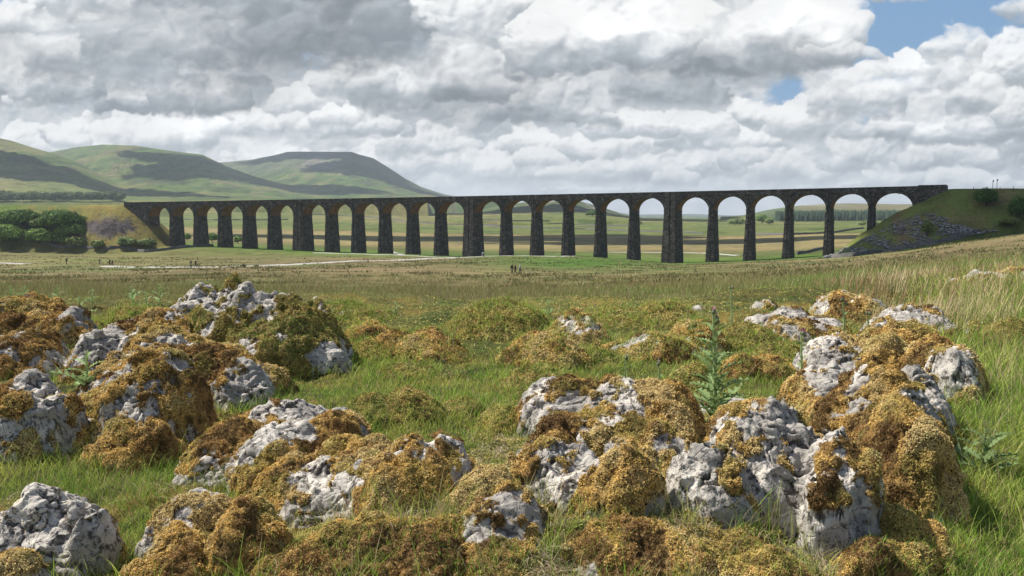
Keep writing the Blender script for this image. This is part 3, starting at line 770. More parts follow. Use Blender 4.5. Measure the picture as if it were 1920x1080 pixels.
def fronds(P, N, size, col, leaves=4, flat=.5):
    """little sprays of pointed leaflets at points P with normals N"""
    n = len(P)
    if n == 0: return np.zeros((0, 3)), np.zeros((0, 3), int), np.zeros((0, 3))
    P = np.repeat(P, leaves, 0); N = np.repeat(N, leaves, 0); s = np.repeat(size, leaves) * rng.uniform(.6, 1.25, n * leaves)
    d = rng.normal(size=P.shape); d -= N * (d * N).sum(1)[:, None]; d /= np.linalg.norm(d, axis=1)[:, None] + 1e-9
    dr = d * rng.uniform(.5, 1.0, (len(P), 1)) + N * rng.uniform(.15, 1.0, (len(P), 1)) * (1.1 - flat); dr /= np.linalg.norm(dr, axis=1)[:, None]
    sd_ = np.cross(dr, N + rng.normal(size=P.shape) * .5); sd_ /= np.linalg.norm(sd_, axis=1)[:, None] + 1e-9
    wd = s * .20
    a = P - sd_ * wd[:, None] * .55; b = P + sd_ * wd[:, None] * .55
    m = P + dr * (s * .55)[:, None]; c = m + sd_ * wd[:, None]; e = m - sd_ * wd[:, None]
    tip = P + (dr + N * -.12) * s[:, None]
    k = len(P); V = np.stack([P, c, tip, e], 1).reshape(-1, 3); i = np.arange(k)[:, None] * 4
    return V, np.concatenate([i + [0, 1, 2], i + [0, 2, 3]]), np.repeat(np.repeat(col, leaves, 0) * rng.uniform(.88, 1.12, (k, 1)), 4, 0)

LOBES = []
def smax(A, k):
    m = A.max(0); return m + k * np.log(np.exp((A - m) / k).sum(0))
ROCKN = [0]
def rock(name, label, lobes, cover=.3, kind='gold', rough=1.0, group='mossy limestone boulders in the grass', strata=.5, cat='rock', tufts=0.0):
    """lobes: (u, v_top, v_base, width px, depth ratio[, cover]) read off the photograph; the base picks the distance.
    All lobes of one rock melt into one craggy body."""
    ROCKN[0] += 1; seed = ROCKN[0] * 5 + 3; Ls = []
    for L in lobes:
        u, vt, vb, w, dr = L[:5]; cv = L[5] if len(L) > 5 else cover
        a, b = ray(u, vb); Y = 1.66 / -b
        for _ in range(6): Y = -gz(a * Y, Y) / -b
        rx = w / 2 * Y / F * 1.10; ry = rx * dr * 1.45; Yc = Y + ry * .92
        a2, b2 = ray(u, vt); zg = gz(a2 * Yc, Yc); zt = b2 * (Yc + ry * .42); h = max(zt - zg, .04) * (1.10 if rough >= .6 else 1.0)
        Ls.append((a2 * Yc, Yc, rx, ry, h, cv)); LOBES.append((a2 * Yc, Yc, rx * .95, ry * .95, zt))
    # saddles between lobes that would otherwise stand apart
    for k in range(1, len(Ls)):
        c = Ls[k]; best = min(range(k), key=lambda q: math.hypot((Ls[q][0] - c[0]) / (Ls[q][2] + c[2]), (Ls[q][1] - c[1]) / (Ls[q][3] + c[3])))
        p_ = Ls[best]; gap = math.hypot((p_[0] - c[0]) / (p_[2] + c[2]), (p_[1] - c[1]) / (p_[3] + c[3]))
        if gap > .72:
            for t in ((.5,) if gap < 1.1 else (.33, .67)):
                q = tuple(p_[i] * (1 - t) + c[i] * t for i in range(6)); Ls.append((q[0], q[1], q[2] * .8 + .03, q[3] * .8 * max(1, gap), min(p_[4], c[4]) * .8, q[5] + .15))
                LOBES.append((q[0], q[1], q[2] * .75, q[3] * .75, 0))
    Yn = min(l[1] for l in Ls); sp = max(.0068, .0019 * Yn)
    x0 = min(l[0] - l[2] for l in Ls) - .12; x1 = max(l[0] + l[2] for l in Ls) + .12; y0 = min(l[1] - l[3] for l in Ls) - .12; y1 = max(l[1] + l[3] for l in Ls) + .12
    nx = int(min((x1 - x0) / sp, 420)) + 2; ny = int(min((y1 - y0) / (sp * .6), 600)) + 2
    gx_, gy_ = np.meshgrid(np.linspace(x0, x1, nx), np.linspace(y0, y1, ny)); xs, ys = gx_.ravel(), gy_.ravel()
    p3 = np.stack([xs, ys, np.zeros_like(xs)], 1); ext = max(x1 - x0, .3)
    wx = .10 * fbm3(p3 * 2.2 + seed, 3, 41) * min(1, ext); wy = .10 * fbm3(p3 * 2.2 - seed, 3, 42) * min(1, ext)
    wx += .022 * fbm3(p3 * 11, 2, 43); wy += .022 * fbm3(p3 * 11, 2, 44)
    if kind in ('lime', 'green') and rough < .6: wx *= .5; wy *= .5
    Hs, Ws = [], []
    for k, (cx, cy, rx, ry, h, cv) in enumerate(Ls):
        X_, Y_ = (xs + wx - cx) / rx, (ys + wy - cy) / ry; rho = np.sqrt(X_ ** 2 + Y_ ** 2)
        e1, e2 = (2.2, .70) if rough >= .6 else (2.2, 1.0)
        g = np.where(rho < 1, (1 - np.minimum(rho, 1) ** e1) ** e2, -(rho - 1) * 3.0)
        Hs.append(g * h * (1 + .16 * np.clip(Y_, -1, 1) + .12 * np.clip(X_, -1, 1) * rng.uniform(-1, 1)) - .02); Ws.append(Hs[-1])
    Hs = np.array(Hs); hm = max(l[4] for l in Ls); kk = .10 * hm; H = smax(Hs, kk) if len(Ls) > 1 else Hs[0]
    wt = np.exp((Hs - Hs.max(0)) / (kk * 1.5)); wt /= wt.sum(0); cvm = (wt * np.array([l[5] for l in Ls])[:, None]).sum(0)
    zb = terrain(xs, ys); mid_ = fbm3(np.stack([xs, ys, H * 1.5], 1) * 3.0 + seed, 3, seed)
    H = H * (1 + .30 * mid_ * min(1, rough)) 
    vt_ = min(L[1] for L in lobes); cap = np.maximum(ray(960, vt_ + 2)[1] * ys - zb, .03); msk = H > .45 * H.max()
    H = H * min(1.0, 1.0 / max(np.percentile((H / cap)[msk], 98.5), .3))
    if strata: f = (H + .10 * xs + .05 * ys) / .065 + mid_ * 1.2; H = H + .7 * strata * .065 * (np.floor(f) + sst(f - np.floor(f), .25, .75) - f) * (H > .02)
    Q = np.stack([xs, ys, zb + H], 1)
    Hg = (zb + H).reshape(ny, nx); dy_, dx_ = np.gradient(Hg, (y1 - y0) / (ny - 1), (x1 - x0) / (nx - 1))
    N = np.stack([-dx_.ravel(), -dy_.ravel(), np.full(len(xs), .8)], 1); N /= np.linalg.norm(N, axis=1)[:, None]
    w3 = np.stack([fbm3(Q * 3.5, 2, 31), fbm3(Q * 3.5, 2, 32), fbm3(Q * 3.5 + 5, 2, 33)], 1) * .08; Qw = Q + w3
    cr1 = np.clip(1 - np.abs(fbm3(Qw * np.array([3.0, 3.6, 5.4]) + seed, 3, seed + 3)) * 6.5, 0, 1); cr2 = np.clip(1 - np.abs(fbm3(Qw * np.array([8, 9, 15]), 3, seed + 5)) * 5.0, 0, 1)
    lump = fbm3(Qw * 4.2, 3, seed + 9, .5); fine = fbm3(Q * 26, 3, seed + 7); pit = sst(fbm3(Q * 13, 2, seed + 8), .42, .7)
    sc = min(1.0, (hm / .35)) * rough
    d = sc * (.029 * lump - .028 * cr1 ** 2 - .010 * cr2 ** 2 + .007 * fine - .010 * pit)
    mf = fbm3(Q * 2.0 + seed, 5, seed + 11, .55) * 1.7 + .45 * fbm3(Q * 11, 3, seed + 12) + cvm * .95 - .20 + .25 * cr1 * (cvm < .6) - .45 * lump * (cvm < .7)
    ms = sst(mf, 0, .10); d = d * (1 - .55 * ms) + ms * (.010 + .030 * np.clip(fbm3(Q * 8, 3, seed + 14) + .25, 0, 1) + .014 * fbm3(Q * 30, 2, seed + 15))
    V = Q + N * d[:, None]
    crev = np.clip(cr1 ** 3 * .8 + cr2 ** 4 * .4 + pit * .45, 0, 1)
    i = np.arange(ny - 1)[:, None] * nx + np.arange(nx - 1)[None, :]; Fq = np.stack([i, i + 1, i + nx + 1, i + nx], -1).reshape(-1, 4)
    keep = (H[Fq] > -.05).any(1) & (H[Fq] > -.16).all(1); Fq = Fq[keep]
    used = np.zeros(len(V), bool); used[Fq.ravel()] = True; re_ = np.cumsum(used) - 1
    Fq = re_[Fq]; V, mf, crev, N, Hk = V[used], mf[used], crev[used], N[used], H[used]
    # keep only the body, drop stray crumbs
    lab = np.arange(len(V))
    for _ in range(60):
        m = lab[Fq].min(1); n2 = lab.copy(); np.minimum.at(n2, Fq.ravel(), np.repeat(m, 4)); n2 = n2[n2]; n2 = n2[n2]
        if (n2 == lab).all(): break
        lab = n2
    big_ = np.bincount(lab).argmax(); Fq = Fq[lab[Fq[:, 0]] == big_]
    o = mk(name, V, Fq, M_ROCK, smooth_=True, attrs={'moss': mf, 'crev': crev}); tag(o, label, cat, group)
    me = o.data; bm_ = __import__('bmesh').new(); bm_.from_mesh(me); __import__('bmesh').ops.delete(bm_, geom=[v for v in bm_.verts if not v.link_faces], context='VERTS'); bm_.to_mesh(me); bm_.free()
    T0 = V[Fq[:, 0]]; nn = np.cross(V[Fq[:, 1]] - T0, V[Fq[:, 3]] - T0); ar = np.linalg.norm(nn, axis=1); nn /= ar[:, None] + 1e-12
    mfc = mf[Fq].mean(1); Ym = T0[:, 1]; size = np.clip(.0022 * Ym, .0090, .040)
    wgt = ar * (nn[:, 1] < .5) * (Hk[Fq[:, 0]] > -.03) * sst(mfc, -.02, .10) / size ** 2; tot = wgt.sum()
    nt = int(min(tot / .62 ** 2 * 1.0, 150000))
    def samp(n, w_):
        pk = rng.choice(len(Fq), n, p=w_ / w_.sum()); r1, r2 = rng.random((2, n, 1))
        return pk, V[Fq[pk, 0]] + (V[Fq[pk, 1]] - V[Fq[pk, 0]]) * r1 + (V[Fq[pk, 3]] - V[Fq[pk, 0]]) * r2
    if nt > 3:
        pk, P = samp(nt, wgt); tv, tf, tc = fronds(P + nn[pk] * .001, nn[pk] + np.array([0, 0, .25]), size[pk] * rng.uniform(.6, 1.3, nt), palette(nt, kind, P, seed), 3, .45)
        mk('moss', tv, tf, M_MOSS, o, col=tc)
    if tufts:
        w2 = ar * (nn[:, 1] < .5) * (Hk[Fq[:, 0]] > -.03) * sst(fbm3(T0 * 4, 3, 77), -.2, .3); n = int((w2 / size).sum() * 45 * tufts)
        if n > 3:
            n = min(n, 30000)
            pk, P = samp(n, w2 / size); GRASSQ.append((P, size[pk], o))
    return o
GRASSQ = []

# -- left side
B = 'mossy_boulder'; G = 'limestone_boulder'
rock(B, 'large boulder with grey ledges on top and a dark green mossy front, back left', [(455,530,700,260,.75,.30),(368,535,650,150,.8,-.02),(560,550,700,190,.8,.35),(500,600,712,220,.5,.85),(610,640,705,90,.6,-.1)], .4, 'green', strata=.7)
rock(B, 'golden moss boulder with grey right end, rearmost of those at the left edge', [(40,554,665,230,.7,.62),(125,574,655,95,.8,.0)], .5)
rock(B, 'dark brown mossy boulder with a pale face, below the golden one at the left edge', [(30,620,716,170,.8,.35),(82,650,716,90,.8,-.05)], .4, 'dark')
rock(G, 'grey boulder with gold moss patches at the left edge, above deep grass', [(45,695,868,190,.8,.10),(105,730,868,95,.8,-.15),(5,740,860,100,.6,.4)], .2)
rock(B, 'tall stepped outcrop of white ledges and gold moss, left of the round grey dome', [(285,582,705,170,.75,.05),(192,618,725,140,.9,-.15),(262,668,870,210,.8,.05),(250,780,892,180,.45,.9),(400,648,765,230,.75,.70),(335,700,850,140,.6,.3),(455,688,770,110,.9,-.15)], .3, strata=.8)
rock(G, 'low pale stone with a ginger moss cap, right of the stepped outcrop', [(500,686,745,90,.9,.15)], .2)
rock(G, 'round grey limestone dome with dark pits on top and gold moss down its front', [(540,745,885,290,.8,-.12),(420,795,908,165,.8,.50),(620,775,885,150,.7,.15),(545,800,942,220,.6,.5)], .2, strata=.2)
rock(B, 'low gold moss boulder with white stone knuckles, in front of the round dome', [(640,840,985,380,.6,.42),(795,804,958,230,.8,.35),(862,850,952,90,.8,-.2),(540,890,990,190,.6,.15)], .5, strata=.2)
rock(B, 'moss capped boulder with a grey face, at the bottom right of the corner rocks', [(375,922,1080,230,.8,.12),(455,945,1090,150,.8,.85),(330,985,1120,170,.8,.75)], .5)
rock(G, 'rounded grey boulder with black and gold moss streaks, at the lower left edge', [(90,908,1110,230,.8,-.02),(170,950,1110,90,.8,.0)], .15, strata=.3)
rock(G, 'pale grey stone cut off by the bottom left corner', [(15,1030,1190,150,.8,-.2)], 0.)
# -- centre
rock(B, 'wide outcrop of gold and rust moss on grey rock, behind the cracked white ledge', [(1058,706,835,190,.75,.10),(1165,716,855,240,.7,-.05),(1248,718,858,165,.9,.85),(1110,765,885,250,.5,.15),(1225,790,895,200,.6,.65)], .35)
rock(G, 'bright white cracked ledge with moss at its right end, low in the centre', [(1070,830,980,260,.75,-.22),(1175,815,980,150,.7,.25),(1035,795,935,150,.8,-.15)], .1, strata=.6)
rock(B, 'shaggy brown mound of moss over stone, bottom centre left of the white ledge', [(950,915,1060,200,.8,.95)], 1.0, 'gold', strata=0)
rock(G, 'big white limestone block with black lichen, bottom right of centre', [(1460,752,1000,310,.75,-.15),(1570,800,1045,150,.8,-.3),(1340,830,990,190,.7,.05),(1420,755,900,210,.8,.35),(1565,900,1075,110,.6,-.25)], .1, strata=.5)
rock(B, 'long moss covered outcrop beside the deep grass, right of the white block', [(1545,684,805,150,.9,-.15),(1650,705,905,250,.8,.60),(1715,692,840,150,.9,-.05),(1700,755,965,190,.75,.95),(1625,735,890,200,.7,.6),(1735,800,990,150,.6,1.0)], .7)
rock(B, 'broad mossy outcrop with grey left end, beyond the long one on the right', [(1562,628,738,130,.9,-.20),(1650,618,735,250,.7,.55),(1665,642,738,140,.5,.9),(1765,634,765,160,.9,.6),(1800,670,768,90,.8,-.05)], .6)
rock(B, 'small mossy boulder with white flanks standing against the dry grass on the right', [(1582,545,598,110,.9,.30),(1632,557,602,75,.9,.25)], .4)
rock(B, 'low spread of moss and white knobs, right of the small boulder by the dry grass', [(1700,571,632,95,1,.15),(1745,578,636,100,1,.10),(1685,598,658,140,.7,.5)], .3)
rock(B, 'row of gold mossy knobs with white stone, beyond the tall thistle', [(1480,574,642,125,.9,.25),(1532,586,648,115,.9,.5),(1428,580,632,80,1,-.15)], .4)
rock(G, 'small pale stone lying in grass behind the gold mossy knobs', [(1438,560,581,50,1,-.25)], 0.)
rock(G, 'small grey stone peeping from thistle leaves behind the big white block', [(1325,741,778,54,1,-.15)], 0.)
rock(G, 'flat grey stone with a moss edge, touching the back of the big white block', [(1385,740,790,95,1,-.05)], 0.)
rock(G, 'pale rock streaked with ochre on the right slope, left of its neighbour', [(1815,516,543,75,1,-.1),(1850,505,537,66,1,-.05)], 0., group='pale rocks on the right hand slope')
rock(G, 'pale rock cut by the right edge of the photo, up on the slope', [(1918,501,532,64,1,-.15),(1885,508,531,50,1,-.15)], 0., group='pale rocks on the right hand slope')
rock(B, 'mossy rock with small white spots at the right edge, in front of the dry grass', [(1905,598,655,110,.8,.5),(1850,602,655,100,.8,.85)], .7, 'lime')
rock(G, 'tiny white stone in the grass left of the tall thistle flowers', [(1310,569,583,30,1,-.3)], 0.)
# -- moss hummocks in the middle ground
HG = 'moss covered hummocks in the middle ground'
def hum(label, lobes, kind='lime', cover=1.3):
    lobes = [(l[0], l[1], l[2], l[3] * 1.15, *l[4:]) for l in lobes]; rock('moss_hummock', label, lobes, cover, kind, rough=.45, group=HG, strata=0, cat='hummock', tufts=1.0)
hum('broad turfy hump of brown moss at the bottom, left of the shaggy mound', [(610,985,1110,300,.5),(790,1000,1130,260,.5)], 'gold')
hum('mossy turf hump at the bottom between the shaggy mound and the white block', [(1190,1000,1130,270,.5)], 'gold')
hum('mossy turf hump at the bottom below the big white block', [(1400,1015,1140,250,.5)], 'gold')
hum('brown turf hump wedged between the low gold boulder and the cracked white ledge', [(905,868,985,150,.7)], 'gold')
hum('wide golden hump rising at the back between the dark boulder and the brown hummock', [(700,632,678,110,.8)], 'lime')
hum('green gold hump behind the round dome, beside its moss', [(700,740,800,110,.8)], 'green')
hum('olive hump in the turf before the hummock with a grey stone on top', [(1010,690,740,120,.8)], 'green')
hum('golden hump between the tall thistle and the broad mossy outcrop', [(1450,665,720,100,.8)], 'gold')
hum('low green hump in the turf left of the small budding thistle', [(1110,655,700,110,.8)], 'green')
hum('largest yellow hummock, domed, in the centre against the moor', [(925,562,640,180,.8),(975,575,632,100,.8)])
hum('brown hummock with a small grey stone on top, right below the largest yellow one', [(1020,618,692,145,.8)], 'gold')
hum('hummock topped by two white stones, right of the largest yellow one', [(1085,582,650,110,.8,.75),(1100,600,645,55,.8,.05)], 'gold', .8)
hum('broad low golden hummock behind the hummock with two white stones', [(1170,576,620,130,.6)])
hum('golden hummock against green turf, left of the tall thistle flowers', [(1245,567,615,120,.8)])
hum('rocky mossy bank with white flecks, left behind the tall thistle', [(1225,618,680,170,.6,.65),(1310,600,670,100,.8,.50)], 'gold')
hum('small round brown hummock right of the tall thistle stem', [(1395,665,715,80,.8)], 'gold')
hum('small golden hummock left of the tall thistle stem', [(1300,680,735,80,.8)])
hum('brown hummock with a white rim of rock, between the dark boulder and the yellow dome', [(800,618,685,130,.8,.9),(735,620,668,70,.8,.7),(810,612,640,44,1,-.1)], 'gold', .9)
hum('low brown hummock with a pink crust behind the dark boulder', [(675,576,610,100,.8)])
hum('ochre hummock with a grey stone under its edge, right of the dark boulder', [(690,600,645,90,.8)], 'gold')
hum('soft olive hummock in the green grass behind the long low boulder', [(765,722,800,130,.8)], 'green')
hum('small olive hummock right of the soft one, near the centre outcrop', [(870,748,800,90,.8)], 'green')
hum('brownish hummock touching the left end of the centre outcrop', [(950,755,820,110,.8)])
hum('sunlit hummock in the grass left of the small thistle', [(760,680,715,100,.8)], 'green')
hum('low golden hummock at the back left beside young thistles', [(250,575,612,150,.7)])
hum('tangled mossy mass with small green leaves, bottom right beside the lush grass', [(1690,945,1090,140,.7),(1640,1000,1120,120,.7)], 'gold')
hum('low olive hummock behind the brown one with a white rim', [(640,565,585,90,.8)], 'green')
hum('long low golden bank between the thistles at the back right', [(1390,606,650,110,.6)])
hum('small brown hummock in front of the broad mossy outcrop on the right', [(1460,640,680,90,.7)])

# ================================================================== grass, moss and plants of the near ground
def grass_mat(name, tr=.35):
    m = new_mat(name); finish(m, attr('col', True), .75, transl=tr, spec=.25); return m
M_GRASS = grass_mat('grass_blades'); M_STRAW = grass_mat('dry_straw', .2)
def blades(P, h, w, lean, col, az=None, curl=.0, seg=3):
    """tapered, bent blades; P roots, h heights, w half widths, lean horizontal reach"""
    n = len(P); az = rng.uniform(0, 2 * np.pi, n) if az is None else az
    dx, dy = np.cos(az), np.sin(az); fa = rng.uniform(0, 2 * np.pi, n); sx, sy = np.cos(fa), np.sin(fa)
    Vs = []
    for i in range(seg):
        t = i / seg; q = t ** 1.8
        zz = h * (t - curl * t * t); ww = w * (1 - .55 * t)
        cx = P[:, 0] + dx * lean * q; cy = P[:, 1] + dy * lean * q; cz = P[:, 2] + zz
        Vs += [np.stack([cx - sx * ww, cy - sy * ww, cz], 1), np.stack([cx + sx * ww, cy + sy * ww, cz], 1)]
    Vs.append(np.stack([P[:, 0] + dx * lean, P[:, 1] + dy * lean, P[:, 2] + h * (1 - curl)], 1))
    V = np.stack(Vs, 1).reshape(-1, 3); k = 2 * seg + 1; i = np.arange(n)[:, None] * k
    Fc = []
    for j in range(seg - 1): Fc += [i + [2*j, 2*j+1, 2*j+3], i + [2*j, 2*j+3, 2*j+2]]
    Fc.append(i + [2*seg-2, 2*seg-1, 2*seg])
    return V, np.concatenate(Fc), np.repeat(col, k, 0)
LB = np.array(LOBES)
def inside_rock(x, y, k=.9):
    m = np.zeros(len(x), bool)
    for cx, cy, rx, ry, _ in LB: m |= ((x - cx) / (rx * k)) ** 2 + ((y - cy) / (ry * k)) ** 2 < 1
    return m
def spots(n, y0, y1, tmax=.66, p=1.0, umin=None, umax=None):
    """random roots, denser near the camera"""
    y = y0 * (y1 / y0) ** (rng.random(n) ** p); a = -tmax if umin is None else (umin - 960) / F; b = tmax if umax is None else (umax - 960) / F
    return rng.uniform(a, b, n) * y + rng.uniform(-1, 1, n) * (1.7 if umin is None else 0) + rng.random(n) * (2.2 if umin is not None and umax > 2000 else 0), y
def cover_at(x, y):
    """what grows there: fractions of lush grass and of moss/thatch"""
    u = 960 + F * x / y; v = 408 + F * 1.60 / y
    g = lambda a, b, ra, rb: np.exp(-((u - a) / ra) ** 2 - ((v - b) / rb) ** 2)
    lush = .9 * g(760, 760, 190, 75) + .9 * g(230, 880, 230, 65) + .8 * g(60, 890, 120, 60) + .8 * g(700, 690, 70, 50) + 1.5 * sst(u, 1730, 1800) * sst(v, 600, 720) + .7 * g(960, 700, 60, 40) \
        + .7 * g(1150, 690, 180, 40) + .5 * g(600, 860, 100, 30) + .5 * g(1470, 720, 60, 60) + .5 * g(1050, 650, 60, 30) + .6 * g(240, 980, 40, 90) + .5 * g(1180, 1020, 120, 60) + .4 * g(1500, 700, 100, 60)
    th = 1.1 * sst(v, 900, 985) * sst(u, 440, 540) * (1 - sst(u, 1640, 1760)) + .9 * g(940, 830, 70, 55) + .7 * g(700, 600, 400, 30) + .8 * g(1250, 620, 400, 45) + .5 * g(250, 930, 90, 30)
    n = fbm2(x / .45, y / .6, 4, 501)
    return lush + .45 * n, th - .45 * n
def grass_col(n, pos, base):
    a = fbm2(pos[:, 0] / .5, pos[:, 1] / .7, 3, 511)[:, None]; r = rng.random((n, 1))
    lush = np.array([.24, .41, .05]); yel = np.array([.52, .56, .12]); dk = np.array([.07, .16, .022]); straw = np.array([.52, .43, .22])
    c = lush + (yel - lush) * np.clip(.35 + a * 1.2 + (r - .5) * .8, 0, 1); c = c + (dk - c) * (r < .22) * .8
    c = np.where(rng.random((n, 1)) < base, straw * rng.uniform(.6, 1.2, (n, 1)), c)
    return c * rng.uniform(.6, 1.25, (n, 1)) * (1 + .25 * fbm2(pos[:, 0] / 1.6, pos[:, 1] / 2.2, 3, 513)[:, None])
def near_cover():
    # lush turf
    n = 500000; x, y = spots(n, 2.7, 19, p=.85)
    L, T = cover_at(x, y); keep = (~inside_rock(x, y, .86)) & (rng.random(n) < np.clip(.55 + L * 1.1 - T * .45 * (1 - .7 * sst(y, 8, 12)), .15, 1)); x, y, L, T = x[keep], y[keep], L[keep], T[keep]
    z = terrain(x, y) - .01; n = len(x); sc = np.clip(y / 6, .75, 2.0)
    hh = (.022 + .040 * np.clip(L, 0, 1.2)) * rng.lognormal(0, .35, n); hh = np.minimum(hh, .20) * rng.choice([.6, 1, 1.15], n)
    V, Fc, c = blades(np.stack([x, y, z], 1), hh, .0022 * sc, hh * rng.uniform(.2, .95, n), grass_col(n, np.stack([x, y], 1), .20 + .25 * np.clip(T, 0, 1)[:, None]))
    tag(mk('grass', V, Fc, M_GRASS, col=c), 'fresh green grass growing between the rocks', 'grass', kind='stuff')
    # deep grass on the right-hand side
    n = 95000; x, y = spots(n, 3.2, 17, umin=1690, umax=2150, p=.8); keep = (~inside_rock(x, y, .8)); x, y = x[keep], y[keep]; n = len(x); z = terrain(x, y) - .01
    hh = rng.lognormal(math.log(.15), .4, n) * (.8 + .5 * sst(y, 4, 9)) * (1 - .55 * sst(-y, -5.2, -4.0)); sc = np.clip(y / 6, .8, 2)
    V, Fc, c = blades(np.stack([x, y, z], 1), hh, .0024 * sc, hh * rng.uniform(.25, 1.0, n), grass_col(n, np.stack([x, y], 1), .16), curl=.12)
    tag(mk('tall_grass', V, Fc, M_GRASS, col=c), 'deep green grass down the right side of the photo', 'grass', kind='stuff')
    # moss carpet over the ground
    n = 400000; x, y = spots(n, 2.7, 17.5, p=1.15); L, T = cover_at(x, y)
    keep = (~inside_rock(x, y, .8)) & (rng.random(n) < np.clip((.34 + T * .8 - L * .7) * (1 - .72 * sst(y, 6.5, 11)), .0, 1)); x, y = x[keep], y[keep]; n = len(x); z = terrain(x, y)
    P = np.stack([x, y, z + rng.uniform(0, .012, n)], 1); N = np.tile([0, -.15, 1.0], (n, 1)); sz = np.clip(.0024 * y, .0100, .030) * rng.uniform(.6, 1.4, n)
    rust = fbm2(x / .3, y / .35, 3, 521); kind = palette(n, 'green', P, 3); kg = palette(n, 'gold', P, 5); f = sst(rust, -.15, .15)[:, None] * sst(-y, -9, -5)[:, None] + (1 - sst(-y, -9, -5)[:, None]) * .12
    V, Fc, c = fronds(P, N, sz, kind * (1 - f) + kg * f * .9, 3, .4)
    tag(mk('ground_moss', V, Fc, M_MOSS, col=c), 'golden and olive moss carpeting the ground', 'moss', kind='stuff')
    # bleached, tangled thatch in the foreground bank and beside the rocks
    n = 150000; x, y = spots(n, 2.9, 9, p=1.2); L, T = cover_at(x, y); cl = fbm2(x / .22, y / .26, 3, 531)
    keep = (rng.random(n) < np.clip(T * 1.0 - .1, 0, .75) * sst(cl, -.05, .30)) & (~inside_rock(x, y, .75)); x, y = x[keep], y[keep]; n = len(x); z = terrain(x, y)
    hh = rng.uniform(.03, .12, n); ln = rng.uniform(.06, .17, n); sc = np.clip(y / 5, .8, 1.6)
    straw = np.array([.58, .48, .33]) * rng.uniform(.35, 1.1, (n, 1)) * (1 - np.array([0, .06, .15]) * rng.random((n, 1)))
    V, Fc, c = blades(np.stack([x, y, z], 1), hh, np.full(n, .0018) * sc, ln, straw, curl=.7, seg=4)
    tag(mk('dry_thatch', V, Fc, M_STRAW, col=c), 'bleached tangled dead grass over the mossy bank', 'dry grass', kind='stuff')
    # thin green stalks on the bank
    n = 4500; x, y = spots(n, 3.0, 7.5, tmax=.6); keep = (rng.random(n) < .8) & ~inside_rock(x, y, .8); x, y = x[keep], y[keep]; n = len(x); z = terrain(x, y)
    hh = rng.uniform(.08, .24, n)
    V, Fc, c = blades(np.stack([x, y, z], 1), hh, np.full(n, .0017), hh * rng.uniform(.1, .6, n), grass_col(n, np.stack([x, y], 1), .2), seg=4)
    tag(mk('grass_stalks', V, Fc, M_GRASS, col=c), 'thin upright grass stalks scattered over the foreground', 'grass', kind='stuff')
    # shaggy skirts of grass hanging round the feet of the rocks
    Ps = []
    for cx, cy, rx, ry, zt in LB:
        if cy > 17: continue
        k = int(900 * (rx + ry) / max(1, cy / 6)); a = rng.uniform(0, 2 * np.pi, k); q = rng.uniform(.86, 1.22, k); Ps.append(np.stack([cx + rx * q * np.cos(a), cy + ry * q * np.sin(a)], 1))
    Pp = np.concatenate(Ps); Pp = Pp[~inside_rock(Pp[:, 0], Pp[:, 1], .8)]; x, y = Pp.T; n = len(x); z = terrain(x, y) - .01
    hh = rng.lognormal(math.log(.085), .4, n); sc = np.clip(y / 6, .8, 1.9); L, T = cover_at(x, y)
    V, Fc, c = blades(np.stack([x, y, z], 1), hh, .0020 * sc, hh * rng.uniform(.3, 1.1, n), grass_col(n, np.stack([x, y], 1), (.12 + .4 * np.clip(T, 0, 1))[:, None]))
    tag(mk('rock_skirt_grass', V, Fc, M_GRASS, col=c), 'longer grass tufts round the feet of the boulders', 'grass', kind='stuff')
    # dry seeding grass at the back right
    n = 60000; x, y = spots(n, 7.5, 34, umin=1400, umax=2250, p=.9); u = 960 + F * x / y
    dens = sst(fbm2(x / 1.2, y / 2.0, 3, 541), -.35, .25) * sst(u + 10 * (y - 14), 1560, 1700) * (.35 + .65 * sst(y, 9, 12)) * (1 - sst(y, 22, 30)); keep = (rng.random(n) < dens) & ~inside_rock(x, y, .85)
    x, y = x[keep], y[keep]; n = len(x); z = terrain(x, y) - .02; hh = rng.lognormal(math.log(.28), .3, n)
    pale = np.array([.68, .53, .31]); pk = np.array([.46, .27, .16]); gr = np.array([.24, .29, .08]); r = rng.random((n, 1)); a = fbm2(x / 1.5, y / 2.5, 2, 543)[:, None]
    cc = np.where(r + a * .5 < .28, gr, np.where(r - a < .62, pale, pk)) * rng.uniform(.6, 1.15, (n, 1))
    V, Fc, c = blades(np.stack([x, y, z], 1), hh, .0022 * np.clip(y / 7, .9, 3.2), hh * rng.uniform(.05, .55, n), cc, az=rng.normal(.3, 1.0, n), seg=4)
    tag(mk('tall_dry_grass', V, Fc, M_STRAW, col=c), 'tall straw coloured seeding grass at the back right', 'dry grass', kind='stuff')
    n = 700; x, y = spots(n, 4.6, 11, umin=1760, umax=2120); keep = ~inside_rock(x, y, .9); x, y = x[keep], y[keep]; n = len(x); z = terrain(x, y); hh = rng.uniform(.35, .62, n)
    V, Fc, c = blades(np.stack([x, y, z], 1), hh, np.full(n, .0022), hh * rng.uniform(.15, .75, n), np.array([.50, .40, .24]) * rng.uniform(.6, 1.1, (n, 1)), seg=5)
    tag(mk('straw_stems', V, Fc, M_STRAW, col=c), 'long pale straw stems arching over the deep grass', 'dry grass', kind='stuff')
    # moor: rush and bent tussocks out to the middle distance
    n = 330000; x, y = spots(n, 15, 150, tmax=.68, p=.75); u = 960 + F * x / y
    a = fbm2(x / 3.0, y / 4.5, 4, 551); b = fbm2(x / 14, y / 22, 4, 202); keep = (rng.random(n) < sst(a, -.45, .25) * (1 - sst(y, 60, 150))) & ~inside_rock(x, y, .9); x, y, a, b, u = [q[keep] for q in (x, y, a, b, u)]; n = len(x)
